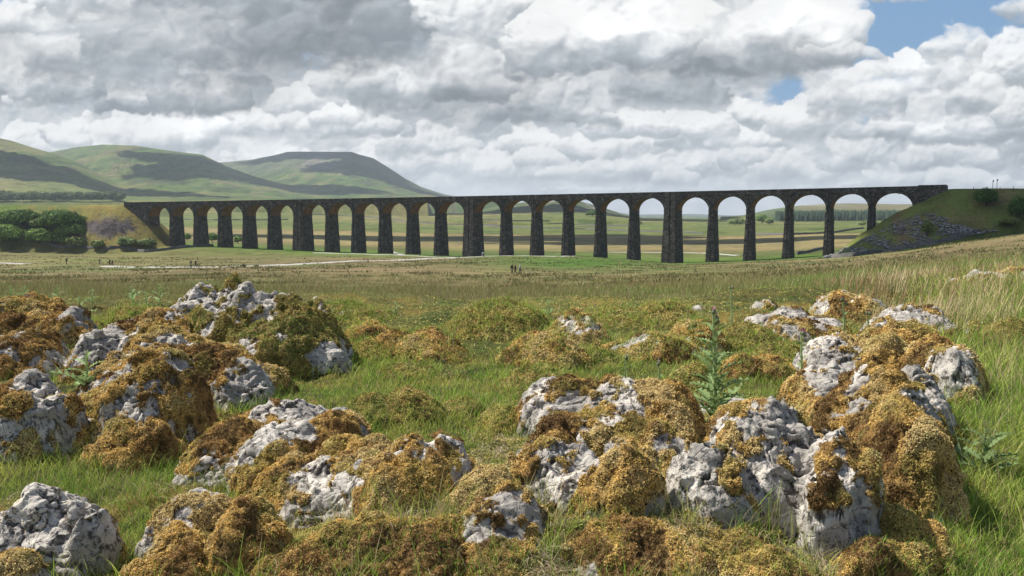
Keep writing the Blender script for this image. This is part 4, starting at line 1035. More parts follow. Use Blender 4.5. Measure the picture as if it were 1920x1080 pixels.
    z = terrain(x, y) - .03; hh = .11 * rng.lognormal(0, .4, n) * (1 + .9 * np.clip(a, 0, 1)) * np.clip(y / 18, .8, 1.7)
    br = np.array([.36, .28, .14]); gn = np.array([.27, .31, .09]); rd = np.array([.31, .21, .12]); pl = np.array([.52, .43, .21]); r = rng.random((n, 1)); bb = (b + .5 * a)[:, None]
    gz_ = (sst(u, 1380, 1560) * (1 - sst(y, 45, 80)))[:, None]
    cc = np.where(r < .50 + .6 * gz_ - .5 * bb, gn, np.where(r < .72, br, np.where(r < .93, rd, pl))) * rng.uniform(.65, 1.2, (n, 1))
    V, Fc, c = blades(np.stack([x, y, z], 1), hh, .0030 * np.clip(y / 12, 1.2, 9), hh * rng.uniform(.1, .7, n), cc, seg=2)
    tag(mk('moor_grass', V, Fc, M_STRAW, col=c), 'brown rush and bent grass covering the moor below the rocks', 'grass', kind='stuff')
near_cover()
def tussocks():
    n = 150000; y = 70 * (360 / 70) ** rng.random(n); x = rng.uniform(-.66, .66, n) * y; u = 960 + F * x / y; q = y / yv_of_u(u)
    a = fbm2(x / 9, y / 13, 4, 571, .6); b = fbm2(x / 45, y / 70, 4, 572); keep = (q < .9) & (rng.random(n) < sst(a + .5 * b, .02, .32) * .8); x, y, a, b = x[keep], y[keep], a[keep], b[keep]; n = len(x); z = terrain(x, y) - .05
    hh = rng.lognormal(math.log(.26), .35, n); r = rng.random((n, 1)); cc = np.where(r < .45, np.array([.13, .16, .045]), np.where(r < .8, np.array([.25, .19, .095]), np.array([.33, .28, .13]))) * rng.uniform(.6, 1.2, (n, 1))
    V, Fc, c = blades(np.stack([x, y, z], 1), hh, .00075 * y, hh * rng.uniform(.2, 1.2, n), cc, seg=2)
    tag(mk('rush_tussocks', V, Fc, M_STRAW, col=c), 'rush tussocks dotting the moor up to the viaduct', 'rushes', kind='stuff')
tussocks()
def hummock_grass():
    for P, sz, o in GRASSQ:
        n = len(P); hh = sz * rng.lognormal(math.log(2.6), .4, n); c = grass_col(n, P, .16)
        V, Fc, cc = blades(P - [0, 0, .006], hh, .0018 * np.clip(P[:, 1] / 6, .8, 2), hh * rng.uniform(.3, 1, n), c, seg=2); mk('turf', V, Fc, M_GRASS, o, col=cc)
hummock_grass()

# ================================================================== distance: trees, walls, tracks, scree, people
def cast_many(U, V, y0, y1, n=90):
    U, V = np.asarray(U, float), np.asarray(V, float); a, b = ray(U, V); Y = np.geomspace(y0, y1, n)
    XX = a[:, None] * Y[None]; YY = np.broadcast_to(Y, XX.shape); h = terrain(XX, YY, False).reshape(XX.shape); d = h - b[:, None] * Y[None]
    hit = d > 0; ok = hit.any(1); i = np.maximum(hit.argmax(1), 1); r = np.arange(len(U)); t = -d[r, i-1] / (d[r, i] - d[r, i-1] + 1e-9)
    y = Y[i-1] + (Y[i] - Y[i-1]) * np.clip(t, 0, 1); x = a * y
    return x[ok], y[ok], terrain(x[ok], y[ok])
def leaf_mat(name, a, b):
    m = new_mat(name); P = geopos(); n = noise(P, .35, 3, .6); c = attr('col', True); finish(m, c, .8, transl=.25, spec=.2); return m
M_LEAF = leaf_mat('leaves', 0, 0); M_BARK = finish(new_mat('bark'), (.07, .055, .042), .95)
def leaf_cloud(blobs, per, size, c0, c1, flat=.8):
    Ps, Ns, Cs = [], [], []
    for (x, y, z, r, rz) in blobs:
        n = int(per * max(.3, (r * r)))
        d = rng.normal(size=(n, 3)); d /= np.linalg.norm(d, axis=1)[:, None]; d[:, 2] = np.where(d[:, 2] < -.45, -d[:, 2], d[:, 2])
        q = rng.uniform(.55, 1.16, (n, 1)) * (1 + .3 * fbm3(d * 2.2 + x, 2, 3)[:, None])
        Ps.append(np.array([x, y, z]) + d * q * np.array([r, r, rz])); Ns.append(d)
        t = rng.random((n, 1)); Cs.append((np.array(c0) * (1 - t) + np.array(c1) * t) * rng.choice([.35, .8, 1.0, 1.5], n)[:, None] * rng.uniform(.8, 1.2, (n, 1)))
    P, N, Cc = map(np.concatenate, (Ps, Ns, Cs)); n = len(P)
    a = rng.normal(size=(n, 3)); a -= N * (a * N).sum(1)[:, None] * flat; a /= np.linalg.norm(a, axis=1)[:, None]; b = np.cross(N, a); b /= np.linalg.norm(b, axis=1)[:, None] + 1e-9
    s = size * rng.uniform(.5, 1.3, (n, 1))
    V = np.stack([P - a * s, P - b * s * .6, P + a * s, P + b * s * .6], 1).reshape(-1, 3); i = np.arange(n)[:, None] * 4
    return V, i + [0, 1, 2, 3], np.repeat(Cc, 4, 0)
def tube(pts, rad, k=6):
    pts = np.array(pts, float); n = len(pts); rad = np.broadcast_to(rad, n); V = []
    for i in range(n):
        t = pts[min(i+1, n-1)] - pts[max(i-1, 0)]; t /= np.linalg.norm(t) + 1e-9; a = np.cross(t, [0.31, .9, .2]); a /= np.linalg.norm(a); b = np.cross(t, a)
        g = np.arange(k) / k * 2 * np.pi; V.append(pts[i] + rad[i] * (np.cos(g)[:, None] * a + np.sin(g)[:, None] * b))
    V = np.concatenate(V); Fq = [[i*k+j, i*k+(j+1) % k, (i+1)*k+(j+1) % k, (i+1)*k+j] for i in range(n-1) for j in range(k)]
    return V, np.array(Fq)
def join(parts):
    V, Fc, C_ = [], [], []; o = 0
    for p in parts: V.append(p[0]); Fc.append(np.asarray(p[1]) + o); o += len(p[0]); C_.append(p[2] if len(p) > 2 else None)
    return np.concatenate(V), Fc, (np.concatenate(C_) if C_[0] is not None else None)
GREENS = {'dark': ((.04, .10, .018), (.14, .24, .045)), 'mid': ((.07, .15, .025), (.24, .36, .07)), 'pale': ((.15, .21, .07), (.36, .43, .16)), 'olive': ((.10, .14, .035), (.28, .33, .09))}
def bush(name, label, u, vb, w, h, tone='mid', group=None, Y=None, cat='bush', per=70, leaf=.55):
    p = cast(u, vb, 120, 4000, 700) if Y is None else at(u, vb, Y)
    if Y is not None: p[2] = gz(p[0], p[1])
    W_ = w * p[1] / F; H_ = h * p[1] / F; r = W_ / 2
    o = empty(name, tuple(p), label, cat, group); bl = []
    for i in range(13):
        a = rng.uniform(0, 2 * np.pi); q = rng.uniform(.2, .74) * r; rr = r * rng.uniform(.22, .44); zc = H_ * rng.uniform(.38, .80) * (1 - .35 * q / r)
        bl.append((q * math.cos(a), q * math.sin(a), zc, rr, min(rr, H_ * .34)))
    bl.append((0, 0, H_ * .5, r * .6, H_ * .45))
    c = GREENS[tone]; V, Fq, cc = leaf_cloud(bl, per * 3.2 / max(leaf / .32, .01) ** 2, leaf * (p[1] / 420) ** .6, *c)
    mk('crown', V, Fq, M_LEAF, o, col=cc)
    tr = []
    for i in range(4):
        a = rng.uniform(0, 6.28); x, y, z, rr, _ = bl[i]; tr.append(tube([(.1 * math.cos(a), .1 * math.sin(a), -.3), (x * .3, y * .3, z * .45), (x * .9, y * .9, z)], [.16, .11, .04]))
    # one trunk from which the limbs fork
    Vt, Ft, _ = join(tr); mk('trunk', Vt, Ft, M_BARK, o)
    return o
def trees():
    GL = 'hawthorn bushes on the left below the embankment'
    for lab, u, vb, w, h, t in [
        ('tall dark bush at the back of the left thicket beside the yellow bank', 118, 432, 74, 47, 'dark'),
        ('dark rounded bush in the middle of the left thicket', 45, 428, 62, 42, 'dark'), ('pale bush peeping over the back of the left thicket', 24, 412, 44, 24, 'mid'),
        ('dark bush cut by the left edge of the photo', 4, 440, 50, 40, 'dark'), ('broad low bush in front of the dark rounded one', 28, 448, 58, 34, 'mid'),
        ('sunlit bush lowest at the left of the thicket', 32, 455, 62, 34, 'mid'), ('spreading bush front centre of the left thicket', 75, 456, 52, 33, 'mid'),
        ('small olive shrub on the bank behind the thicket', 120, 425, 22, 15, 'olive'), ('bright bush at the right end of the thicket', 130, 445, 50, 30, 'mid'),
        ('round bush before the bright one, second from the right end', 102, 457, 30, 26, 'mid'), ('small round bush by the wall under the bright one', 124, 459, 24, 20, 'mid'),
        ('round grey green bush at the corner of the wall', 146, 463, 30, 23, 'olive'), ('dull bush between the dark bushes at the back', 82, 428, 34, 26, 'olive'), ('rounded bush left of the spreading one', 58, 452, 36, 26, 'olive')]:
        bush('hawthorn_bush', lab, u, vb, w * 1.3, h * .80, t, GL)
    GF = 'low shrubs at the foot of the yellow bank'
    for lab, u, vb, w, h, t in [('dark low shrub behind the wall, leftmost at the foot of the yellow bank', 185, 466, 34, 15, 'olive'), ('pale flat shrub, middle one at the foot of the yellow bank', 238, 460, 40, 15, 'pale'),
        ('rounded pale shrub, rightmost at the foot of the yellow bank', 277, 462, 38, 14, 'pale')]: bush('shrub', lab, u, vb, w, h, t, GF)
    GR = 'shrubs on the right hand embankment'
    bush('shrub', 'round dark green shrub on the crest of the right embankment', 1851, 386, 52, 32, 'dark', GR, leaf=.22)
    bush('shrub', 'large dark bush at the right edge on the embankment', 1908, 412, 50, 46, 'dark', GR, leaf=.22)
    bush('shrub', 'small grey green shrub growing out of the scree', 1738, 442, 26, 30, 'olive', GR, leaf=.2)
    bush('shrub', 'low yellow green shrub at the right edge beneath the large dark bush', 1893, 424, 44, 18, 'olive', GR, leaf=.2)
    GB = 'bushes seen through the left arches'
    for lab, u, vb, w, Y in [('bush seen through the second arch from the left', 350, 434, 18, 620), ('bushy tree seen through the third arch from the left', 398, 446, 26, 560), ('bush seen through the fourth arch from the left', 446, 446, 20, 560), ('dark bush on the bank seen through the first arch', 306, 411, 20, 560)]:
        bush('bush', lab, u, vb, w, w * .7, 'mid', GB, Y=Y)
    GT = 'trees beyond the right hand arches'
    for lab, u, vb, w, h, Y, t in [('rounded far tree left of the others, under the grey scar', 1112, 407, 26, 12, 1500, 'dark'), ('leftmost pale tree beyond the arches right of the thick pier', 1378, 416, 30, 12, 1250, 'pale'),
        ('middle pale tree of the clump beyond the nineteenth arch', 1402, 416, 34, 15, 1300, 'pale'), ('taller round tree beyond the twentieth arch', 1428, 414, 26, 17, 1350, 'mid'), ('small tree at the left end of the conifer wood', 1443, 416, 22, 11, 1300, 'pale'),
        ('isolated pale shrub before the conifer wood', 1616, 423, 16, 9, 1000, 'pale'), ('pale shrub close to the right bank before the conifer wood', 1648, 424, 18, 9, 950, 'pale')]:
        bush('tree', lab, u, vb, w, h, t, GT, Y=Y, leaf=.5, cat='tree', per=16)
    # far woods that read as one mass
    def wood(name, label, u0, u1, Yc, dep, hpx, con, n, c0, c1, vb=None):
        Vs, Fs, Cs = [], [], []; o = 0
        for i in range(n):
            u = rng.uniform(u0, u1); Y = (Yc if vb is None else float(np.interp(u, *vb))) + rng.uniform(-dep, dep); x = (u - 960) / F * Y; z = gz(x, Y); h = hpx * Yc / F * rng.uniform(.7, 1.1)
            if con:
                k = 5; Vt = []; nl = 5; r = h * .20
                parts = []
                for l in range(nl):
                    z0 = z + h * (.08 + .17 * l); rr = r * (1 - l / nl * .85); g = np.linspace(0, 2 * np.pi, k, endpoint=False) + rng.random()
                    Vt += [[x + rr * math.cos(a) * rng.uniform(.8, 1.2), Y + rr * math.sin(a), z0 + rng.uniform(-.3, .3)] for a in g] + [[x, Y, z0 + h * .30]]
                    Fs.append(np.array([[o + l * (k+1) + j, o + l * (k+1) + (j+1) % k, o + l * (k+1) + k] for j in range(k)]))
                Vs.append(np.array(Vt)); o += len(Vt); Cs.append(np.tile((np.array(c0) + (np.array(c1) - c0) * rng.random()) * rng.uniform(.8, 1.2), (len(Vt), 1)))
            else:
                V, Fq, cc = leaf_cloud([(x, Y, z + h * .55, h * .42, h * .5)], 4.0, h * .09, c0, c1); Vs.append(V); Cs.append(cc)
                Fs.append(np.concatenate([Fq[:, [0, 1, 2]], Fq[:, [0, 2, 3]]]) + o); o += len(V)
        tag(mk(name, np.concatenate(Vs), np.concatenate(Fs), M_LEAF, col=np.concatenate(Cs)), label, 'woodland', kind='stuff')
    wood('conifer_plantation', 'dark conifer plantation beyond the right hand arches', 1452, 1720, 1750, 110, 18, True, 1500, (.030, .060, .030), (.055, .095, .045))
    _us = np.linspace(-70, 240, 12); _Y = [cast(q, 378.5, 900, 4000, 900)[1] for q in _us]
    wood('far_woodland', 'belt of dark trees under the left hand hills', -60, 238, float(np.mean(_Y)), 45, 16, False, 330, (.05, .085, .03), (.11, .15, .05), (_us, _Y))
trees()

M_WALL = new_mat('dry_stone'); _P = geopos(); _n = noise(_P, 3.0, 4, .7); finish(M_WALL, mixc(smooth(_n, .35, .7), (.05, .047, .043), (.22, .21, .195)), .95, bump(_n, 1, .2))
def densify(px, y0, y1, step=3.0):
    pts = [cast(u, v, y0, y1, 900) for u, v in px]; out = [pts[0]]
    for a, b in zip(pts[:-1], pts[1:]):
        L = np.hypot(b[0]-a[0], b[1]-a[1]); n = max(1, int(L / step))
        for i in range(1, n + 1): q = a + (b - a) * i / n; out.append(q)
    P = np.array(out); P[:, 2] = terrain(P[:, 0], P[:, 1]); return P
def wall(label, px, y0=150, y1=1600, h=1.35, w=.6, group='dry stone walls across the valley'):
    P = densify(px, y0, y1, 1.6); n = len(P); T = np.gradient(P[:, :2], axis=0); T /= np.linalg.norm(T, axis=1)[:, None] + 1e-9; N = np.stack([-T[:, 1], T[:, 0]], 1)
    hh = h * (1 + .12 * rng.normal(size=n)); V = []
    for sx, top in ((-1, 0), (-.62, 1), (.62, 1), (1, 0)):
        j = rng.normal(size=n) * .05
        V.append(np.column_stack([P[:, 0] + N[:, 0] * (w * .6 * sx + j), P[:, 1] + N[:, 1] * (w * .6 * sx + j), P[:, 2] + (hh if top else -.4)]))
    V = np.stack(V, 1).reshape(-1, 3); Fq = [[i*4+k, i*4+k+1, i*4+k+5, i*4+k+4] for i in range(n-1) for k in range(3)] + [[0, 3, 2, 1], [(n-1)*4, (n-1)*4+1, (n-1)*4+2, (n-1)*4+3]]
    tag(mk('dry_stone_wall', V, np.array(Fq), M_WALL), label, 'wall', group)
wall('dark stone wall winding below the left thicket and yellow bank to the piers', [(-40, 443), (0, 447), (60, 452), (130, 462), (160, 466), (200, 468), (250, 469), (272, 473), (305, 470), (345, 465), (400, 462)], 300, 520)
wall('stone wall along the foot of the scree, rising to the right', [(1560, 484), (1600, 481), (1650, 474), (1700, 466), (1760, 455), (1800, 446), (1835, 436)], 150, 330, 1.2)
wall('short wall between the last tall piers and the right bank', [(1494, 478), (1520, 473), (1545, 467)], 250, 600)
wall('far field wall seen through the left arches', [(330, 412), (400, 413), (470, 413), (540, 412)], 550, 1500, 1.5)
wall('field wall slanting behind the arches left of centre', [(560, 395), (640, 402), (700, 408), (760, 416), (840, 421), (960, 424)], 550, 1600, 1.6)
wall('lower field wall crossing behind the central arches', [(900, 423), (1000, 428), (1100, 430), (1200, 434), (1320, 438)], 500, 1500, 1.6)
wall('upper field wall crossing behind the central arches', [(880, 412), (960, 414), (1060, 419), (1180, 424)], 500, 1800, 1.6)
wall('field wall behind the arches next to the right bank', [(1400, 439), (1480, 441), (1560, 437), (1620, 429)], 450, 1500, 1.6)

M_PATH = new_mat('path_gravel'); _n = noise(geopos(), 1.2, 4, .6); finish(M_PATH, mixc(smooth(_n, .3, .7), (.30, .28, .25), (.46, .44, .40)), .95)
def path(px, w, y0=180, y1=700):
    P = densify(px, y0, y1, 2.0); n = len(P)
    for _ in range(3): P[1:-1, :2] = (P[:-2, :2] + 2 * P[1:-1, :2] + P[2:, :2]) / 4
    T = np.gradient(P[:, :2], axis=0); T /= np.linalg.norm(T, axis=1)[:, None] + 1e-9; N = np.stack([-T[:, 1], T[:, 0]], 1); V = []
    for sx in (-1, -.5, 0, .5, 1):
        x, y = P[:, 0] + N[:, 0] * w / 2 * sx, P[:, 1] + N[:, 1] * w / 2 * sx; V.append(np.column_stack([x, y, terrain(x, y) + (.10 if abs(sx) < 1 else -.05)]))
    V = np.stack(V, 1).reshape(-1, 3); Fq = [[i*5+k, i*5+k+1, i*5+k+6, i*5+k+5] for i in range(n-1) for k in range(4)]
    tag(mk('path', V, np.array(Fq), M_PATH, smooth_=True), kind='structure')
path([(-60, 492), (-10, 493), (30, 494), (56, 495)], 5)
path([(206, 499), (270, 501), (330, 502), (400, 502), (470, 499), (540, 496), (620, 492), (700, 489), (780, 486), (850, 483.5), (905, 480.5), (960, 480), (1020, 480), (1085, 481)], 6)
path([(590, 474), (660, 476), (730, 478), (800, 481), (858, 483)], 4)
path([(735, 472), (755, 478)], 4)
path([(1135, 473), (1240, 473), (1300, 474), (1350, 476), (1385, 479)], 5, 350, 700)
# small boulders lining the track
def pebble(n, x, y, z, s, c, squash=.7):
    g = np.array([(1,0,0),(-1,0,0),(0,1,0),(0,-1,0),(0,0,1),(0,0,-1),(.7,.7,.5),(-.7,.7,.45),(.7,-.7,.5),(-.7,-.7,.5)]); f = [(0,6,8),(0,6,2),(2,6,7),(1,7,9),(1,7,2),(3,8,9),(3,8,0),(3,9,1),(4,6,7),(4,7,9),(4,9,8),(4,8,6)]
    V = g[None] * s[:, None, None] * rng.uniform(.65, 1.2, (n, 10, 1)); V[..., 2] *= squash; a = rng.uniform(0, 6.28, n); ca, sa = np.cos(a), np.sin(a)
    V = np.stack([V[..., 0] * ca[:, None] - V[..., 1] * sa[:, None], V[..., 0] * sa[:, None] + V[..., 1] * ca[:, None], V[..., 2]], -1) + np.stack([x, y, z], 1)[:, None]
    return V.reshape(-1, 3), (np.arange(n)[:, None, None] * 10 + np.array(f)[None]).reshape(-1, 3), np.repeat(c, 10, 0)
M_SCREE = new_mat('loose_stone'); finish(M_SCREE, attr('col', True), .95)
def scree():
    n = 14000; U = rng.uniform(1545, 1870, n); base = np.interp(U, [1470, 1560, 1640, 1740, 1830, 1870], [492, 484, 476, 459, 440, 434]); top = np.interp(U, [1470, 1540, 1600, 1680, 1740, 1790, 1840], [490, 474, 458, 415, 398, 415, 436])
    t = rng.random(n) ** 1.25; V = base - (base - top) * t; x, y, z = cast_many(U, V, 170, 345, 80)
    m = fbm2(x / 5, z / 3, 3, 601); u = 960 + F * x / y; k = (rng.random(len(x)) < sst(m, -.5, .35) * .9) & (np.abs(x) < 400); x, y, z = x[k], y[k], z[k]; n = len(x)
    s = rng.lognormal(math.log(.19), .5, n).clip(.09, .8); c = np.array([.30, .29, .285]) * rng.uniform(.4, 1.5, (n, 1))
    V, Fc, cc = pebble(n, x, y, z + s * .2, s, c); tag(mk('scree', V, Fc, M_SCREE, col=cc), 'grey tumbled scree down the right hand embankment', 'scree', kind='stuff')
    n = 2200; U = rng.normal(205, 34, n); V = rng.normal(425, 11, n); x, y, z = cast_many(U, V, 300, 560, 80); n = len(x); s = rng.lognormal(math.log(.15), .4, n).clip(.08, .5)
    V, Fc, cc = pebble(n, x, y, z + s * .2, s, np.array([.15, .13, .13]) * rng.uniform(.4, 1.6, (n, 1))); tag(mk('spoil', V, Fc, M_SCREE, col=cc), 'purple grey spoil on the yellow bank at the left', 'scree', kind='stuff')
    for i, u in enumerate([258, 266, 277, 292, 305, 325, 348, 372, 401, 413, 430, 457, 480]):
        p = cast(u, 504.5 - max(0, (u - 400)) * .05, 180, 600); s = np.array([rng.uniform(.55, .8)])
        V, Fc, cc = pebble(1, p[:1] * 0, p[:1] * 0, p[:1] * 0 + .2, s, np.array([[.07, .08, .04]])); o = mk('track_boulder', V, Fc, M_SCREE, col=cc); o.location = p
        tag(o, 'small dark boulder lining the near edge of the pale track', 'boulder', 'boulders lining the pale track')
scree()

M_WOOD = finish(new_mat('weathered_wood'), (.16, .14, .12), .9); M_SIGN = finish(new_mat('painted_panel'), (.55, .55, .54), .5); M_DARK = finish(new_mat('dark_metal'), (.05, .05, .055), .6)
def boxv(x0, x1, y0, y1, z0, z1):
    V = np.array([(x0,y0,z0),(x1,y0,z0),(x1,y1,z0),(x0,y1,z0),(x0,y0,z1),(x1,y0,z1),(x1,y1,z1),(x0,y1,z1)], float)
    return V, np.array([(0,3,2,1),(4,5,6,7),(0,1,5,4),(1,2,6,5),(2,3,7,6),(3,0,4,7)])
def furniture():
    # cabinet-like information shelter by the track
    p = cast(906, 481, 200, 500); o = empty('information_shelter', tuple(p), 'small pale information shelter beside the track at a pier foot', 'shelter')
    mk('cabinet', *boxv(-.55, .55, -.35, .35, 0, 1.55), M_SIGN, o); V, Fq = boxv(-.8, .8, -.55, .55, 1.56, 1.66); V[4:, 0] *= .15; V[4:, 2] = 2.05; mk('roof', V, Fq, M_SIGN, o); mk('panel', *boxv(-.38, .38, -.385, -.353, .55, 1.35), M_DARK, o)
    # railway fence and signal posts on the right embankment
    o = empty('lineside_fence', (0, 0, 0), 'thin post and wire fence along the top of the right embankment', 'fence'); ss = np.arange(SEND + 20, SEND + 120, 4.2)
    pts = []
    for s in ss:
        x, y = [float(c) for c in vpt(s, -1.2)]; z = gz(x, y); pts.append((x, y, z)); V, Fq = boxv(-.07, .07, -.07, .07, -.3, 1.25); mk('post', V + np.array([x, y, z]), Fq, M_WOOD, o)
    for hh in (.55, 1.1): V, Fq = tube([(a, b, c + hh) for a, b, c in pts], .022, 4); mk('wire', V, Fq, M_DARK, o)
    for lab, u, h in (('left one of two thin signal posts on the right embankment', 1856, 3.1), ('right one of two thin signal posts on the right embankment', 1864, 3.4)):
        s_ = np.linspace(SEND, SEND + 260, 400); x, y = vpt(s_, 3.0); i = np.argmin(np.abs(960 + F * x / y - u)); p = (float(x[i]), float(y[i]), gz(x[i], y[i]))
        o = empty('signal_post', p, lab, 'signal post', 'signal posts on the embankment'); V, Fq = tube([(0, 0, -.2), (0, 0, h)], .085, 6); mk('mast', V, Fq, M_DARK, o); mk('lamp_head', *boxv(-.18, .18, -.22, -.09, h - .75, h - .05), M_DARK, o)
    o = empty('field_fence', (0, 0, 0), 'short wooden fence at the upper end of the scree wall', 'fence'); P = densify([(1834, 437), (1848, 434), (1864, 432)], 150, 330, 2.2)
    for q in P: V, Fq = boxv(-.09, .09, -.09, .09, -.3, 1.35); mk('post', V + q, Fq, M_WOOD, o)
    for hh in (.5, .95): V, Fq = tube([q + [0, 0, hh] for q in P], .045, 4); mk('rail', V, Fq, M_WOOD, o)
furniture()

def person_mat(name, top, leg):
    m = new_mat(name); z = sep(objco())[2]
    c = mixc(smooth(z, .86, .90), leg, top); c = mixc(smooth(z, 1.44, 1.47), c, (.42, .27, .20)); c = mixc(smooth(z, 1.64, 1.66), c, (.05, .035, .025)); return finish(m, c, .85)
def person(label, u, vb, top, leg, stride=.25, rz=0., group='walkers on the moor', Y=None):
    p = cast(u, vb, 90, 600); me = bpy.data.meshes.new('person'); b = stride; cr = .30
    J = [(0,0,.94),(0,0,1.12),(0,0,1.34),(0,0,1.47),(0,-.01,1.56),(0,-.01,1.68),(-.19,0,1.38),(-.25,b*.4,1.13),(-.24,b*.7,.90),(-.24,b*.78,.81),(.19,0,1.38),(.25,-b*.4,1.13),(.24,-b*.5,.90),(.24,-b*.55,.81),
         (-.10,0,.90),(-.10,-b*.55,.50),(-.10,-b*.8,.08),(-.10,-b*.8-.15,.03),(.10,0,.90),(.10,b*.35,.50),(.10,b*.95,.09),(.10,b*.95-.13,.03)]
    E_ = [(0,1),(1,2),(2,3),(3,4),(4,5),(2,6),(6,7),(7,8),(8,9),(2,10),(10,11),(11,12),(12,13),(0,14),(14,15),(15,16),(16,17),(0,18),(18,19),(19,20),(20,21)]
    rad = [.16,.15,.17,.065,.09,.085,.075,.055,.042,.04,.075,.055,.042,.04,.10,.07,.05,.04,.10,.07,.05,.04]
    me.from_pydata(J, E_, []); me.update(); o = bpy.data.objects.new('person', me); COL.objects.link(o)
    mo = o.modifiers.new('skin', 'SKIN'); 
    if not me.skin_vertices: me.attributes  # the modifier makes the layer below
    bm = __import__('bmesh').new(); bm.from_mesh(me); ly = bm.verts.layers.skin.verify()
    for v, r in zip(bm.verts, rad): v[ly].radius = (r, r * .8)
    bm.verts.ensure_lookup_table(); bm.verts[0][ly].use_root = True; bm.to_mesh(me); bm.free()
    sb = o.modifiers.new('sub', 'SUBSURF'); sb.levels = 1; sb.render_levels = 1
    me.materials.append(person_mat('clothes', top, leg)); o.location = p; o.rotation_euler = (0, 0, rz)
    tag(o, label, 'person', group); return o
person('walker in dark clothes alone on the left of the moor', 125, 496, (.03, .03, .035), (.03, .03, .03), .2, 1.4)
person('walker in a grey top, left of the pair on the moor', 187, 497, (.20, .20, .22), (.05, .05, .06), .25, 1.5)
person('walker with dark jacket, left of a close pair at the start of the track', 206, 498, (.05, .04, .05), (.04, .04, .04), .22, -1.4)
person('walker in a reddish top, right of a close pair at the start of the track', 211, 499, (.22, .07, .06), (.05, .05, .06), .2, -1.4)
person('walker in a grey top on the pale track, left of the two there', 358, 502, (.12, .12, .14), (.05, .05, .05), .25, 1.5)
person('walker in black on the pale track, right of the two there', 367, 502, (.02, .02, .022), (.03, .03, .03), .3, 1.5)
person('walker in a dark top leftmost of three in the centre hollow', 960, 514, (.05, .03, .03), (.04, .04, .05), .2, 1.2)
person('walker in a maroon top in the middle of three in the centre hollow', 966, 514, (.16, .03, .04), (.05, .05, .05), .2, 1.5)
person('walker in a pale top rightmost of three in the centre hollow', 975, 514, (.30, .30, .30), (.04, .04, .05), .2, 1.8)

# ---- thistles and young plants
M_THIS = grass_mat('thistle_green', .3); M_PINK = grass_mat('thistle_flower', .3)
def spiny_leaf(L, w, n=13):
    """a drooping, spine-edged leaf along +X"""
    V, Fq = [], []
    for i in range(n + 1):
        t = i / n; x = L * t; z = .35 * L * (t - 1.25 * t * t); ww = w * math.sin(math.pi * min(1, .12 + t * .88)) * (1.0 if i % 2 else .16)
        V += [(x + (ww * .5 if i % 2 else 0), -ww, z + ww * .35), (x, 0, z), (x + (ww * .5 if i % 2 else 0), ww, z + ww * .35)]
    for i in range(n):
        a = i * 3; Fq += [(a, a+1, a+4, a+3), (a+1, a+2, a+5, a+4)]
    return np.array(V), np.array(Fq)
def rotz(V, a, tilt=0):
    c, s = math.cos(tilt), math.sin(tilt); x = V[:, 0] * c - V[:, 2] * s; z = V[:, 0] * s + V[:, 2] * c; y = V[:, 1]
    c, s = math.cos(a), math.sin(a); return np.stack([x * c - y * s, x * s + y * c, z], 1)
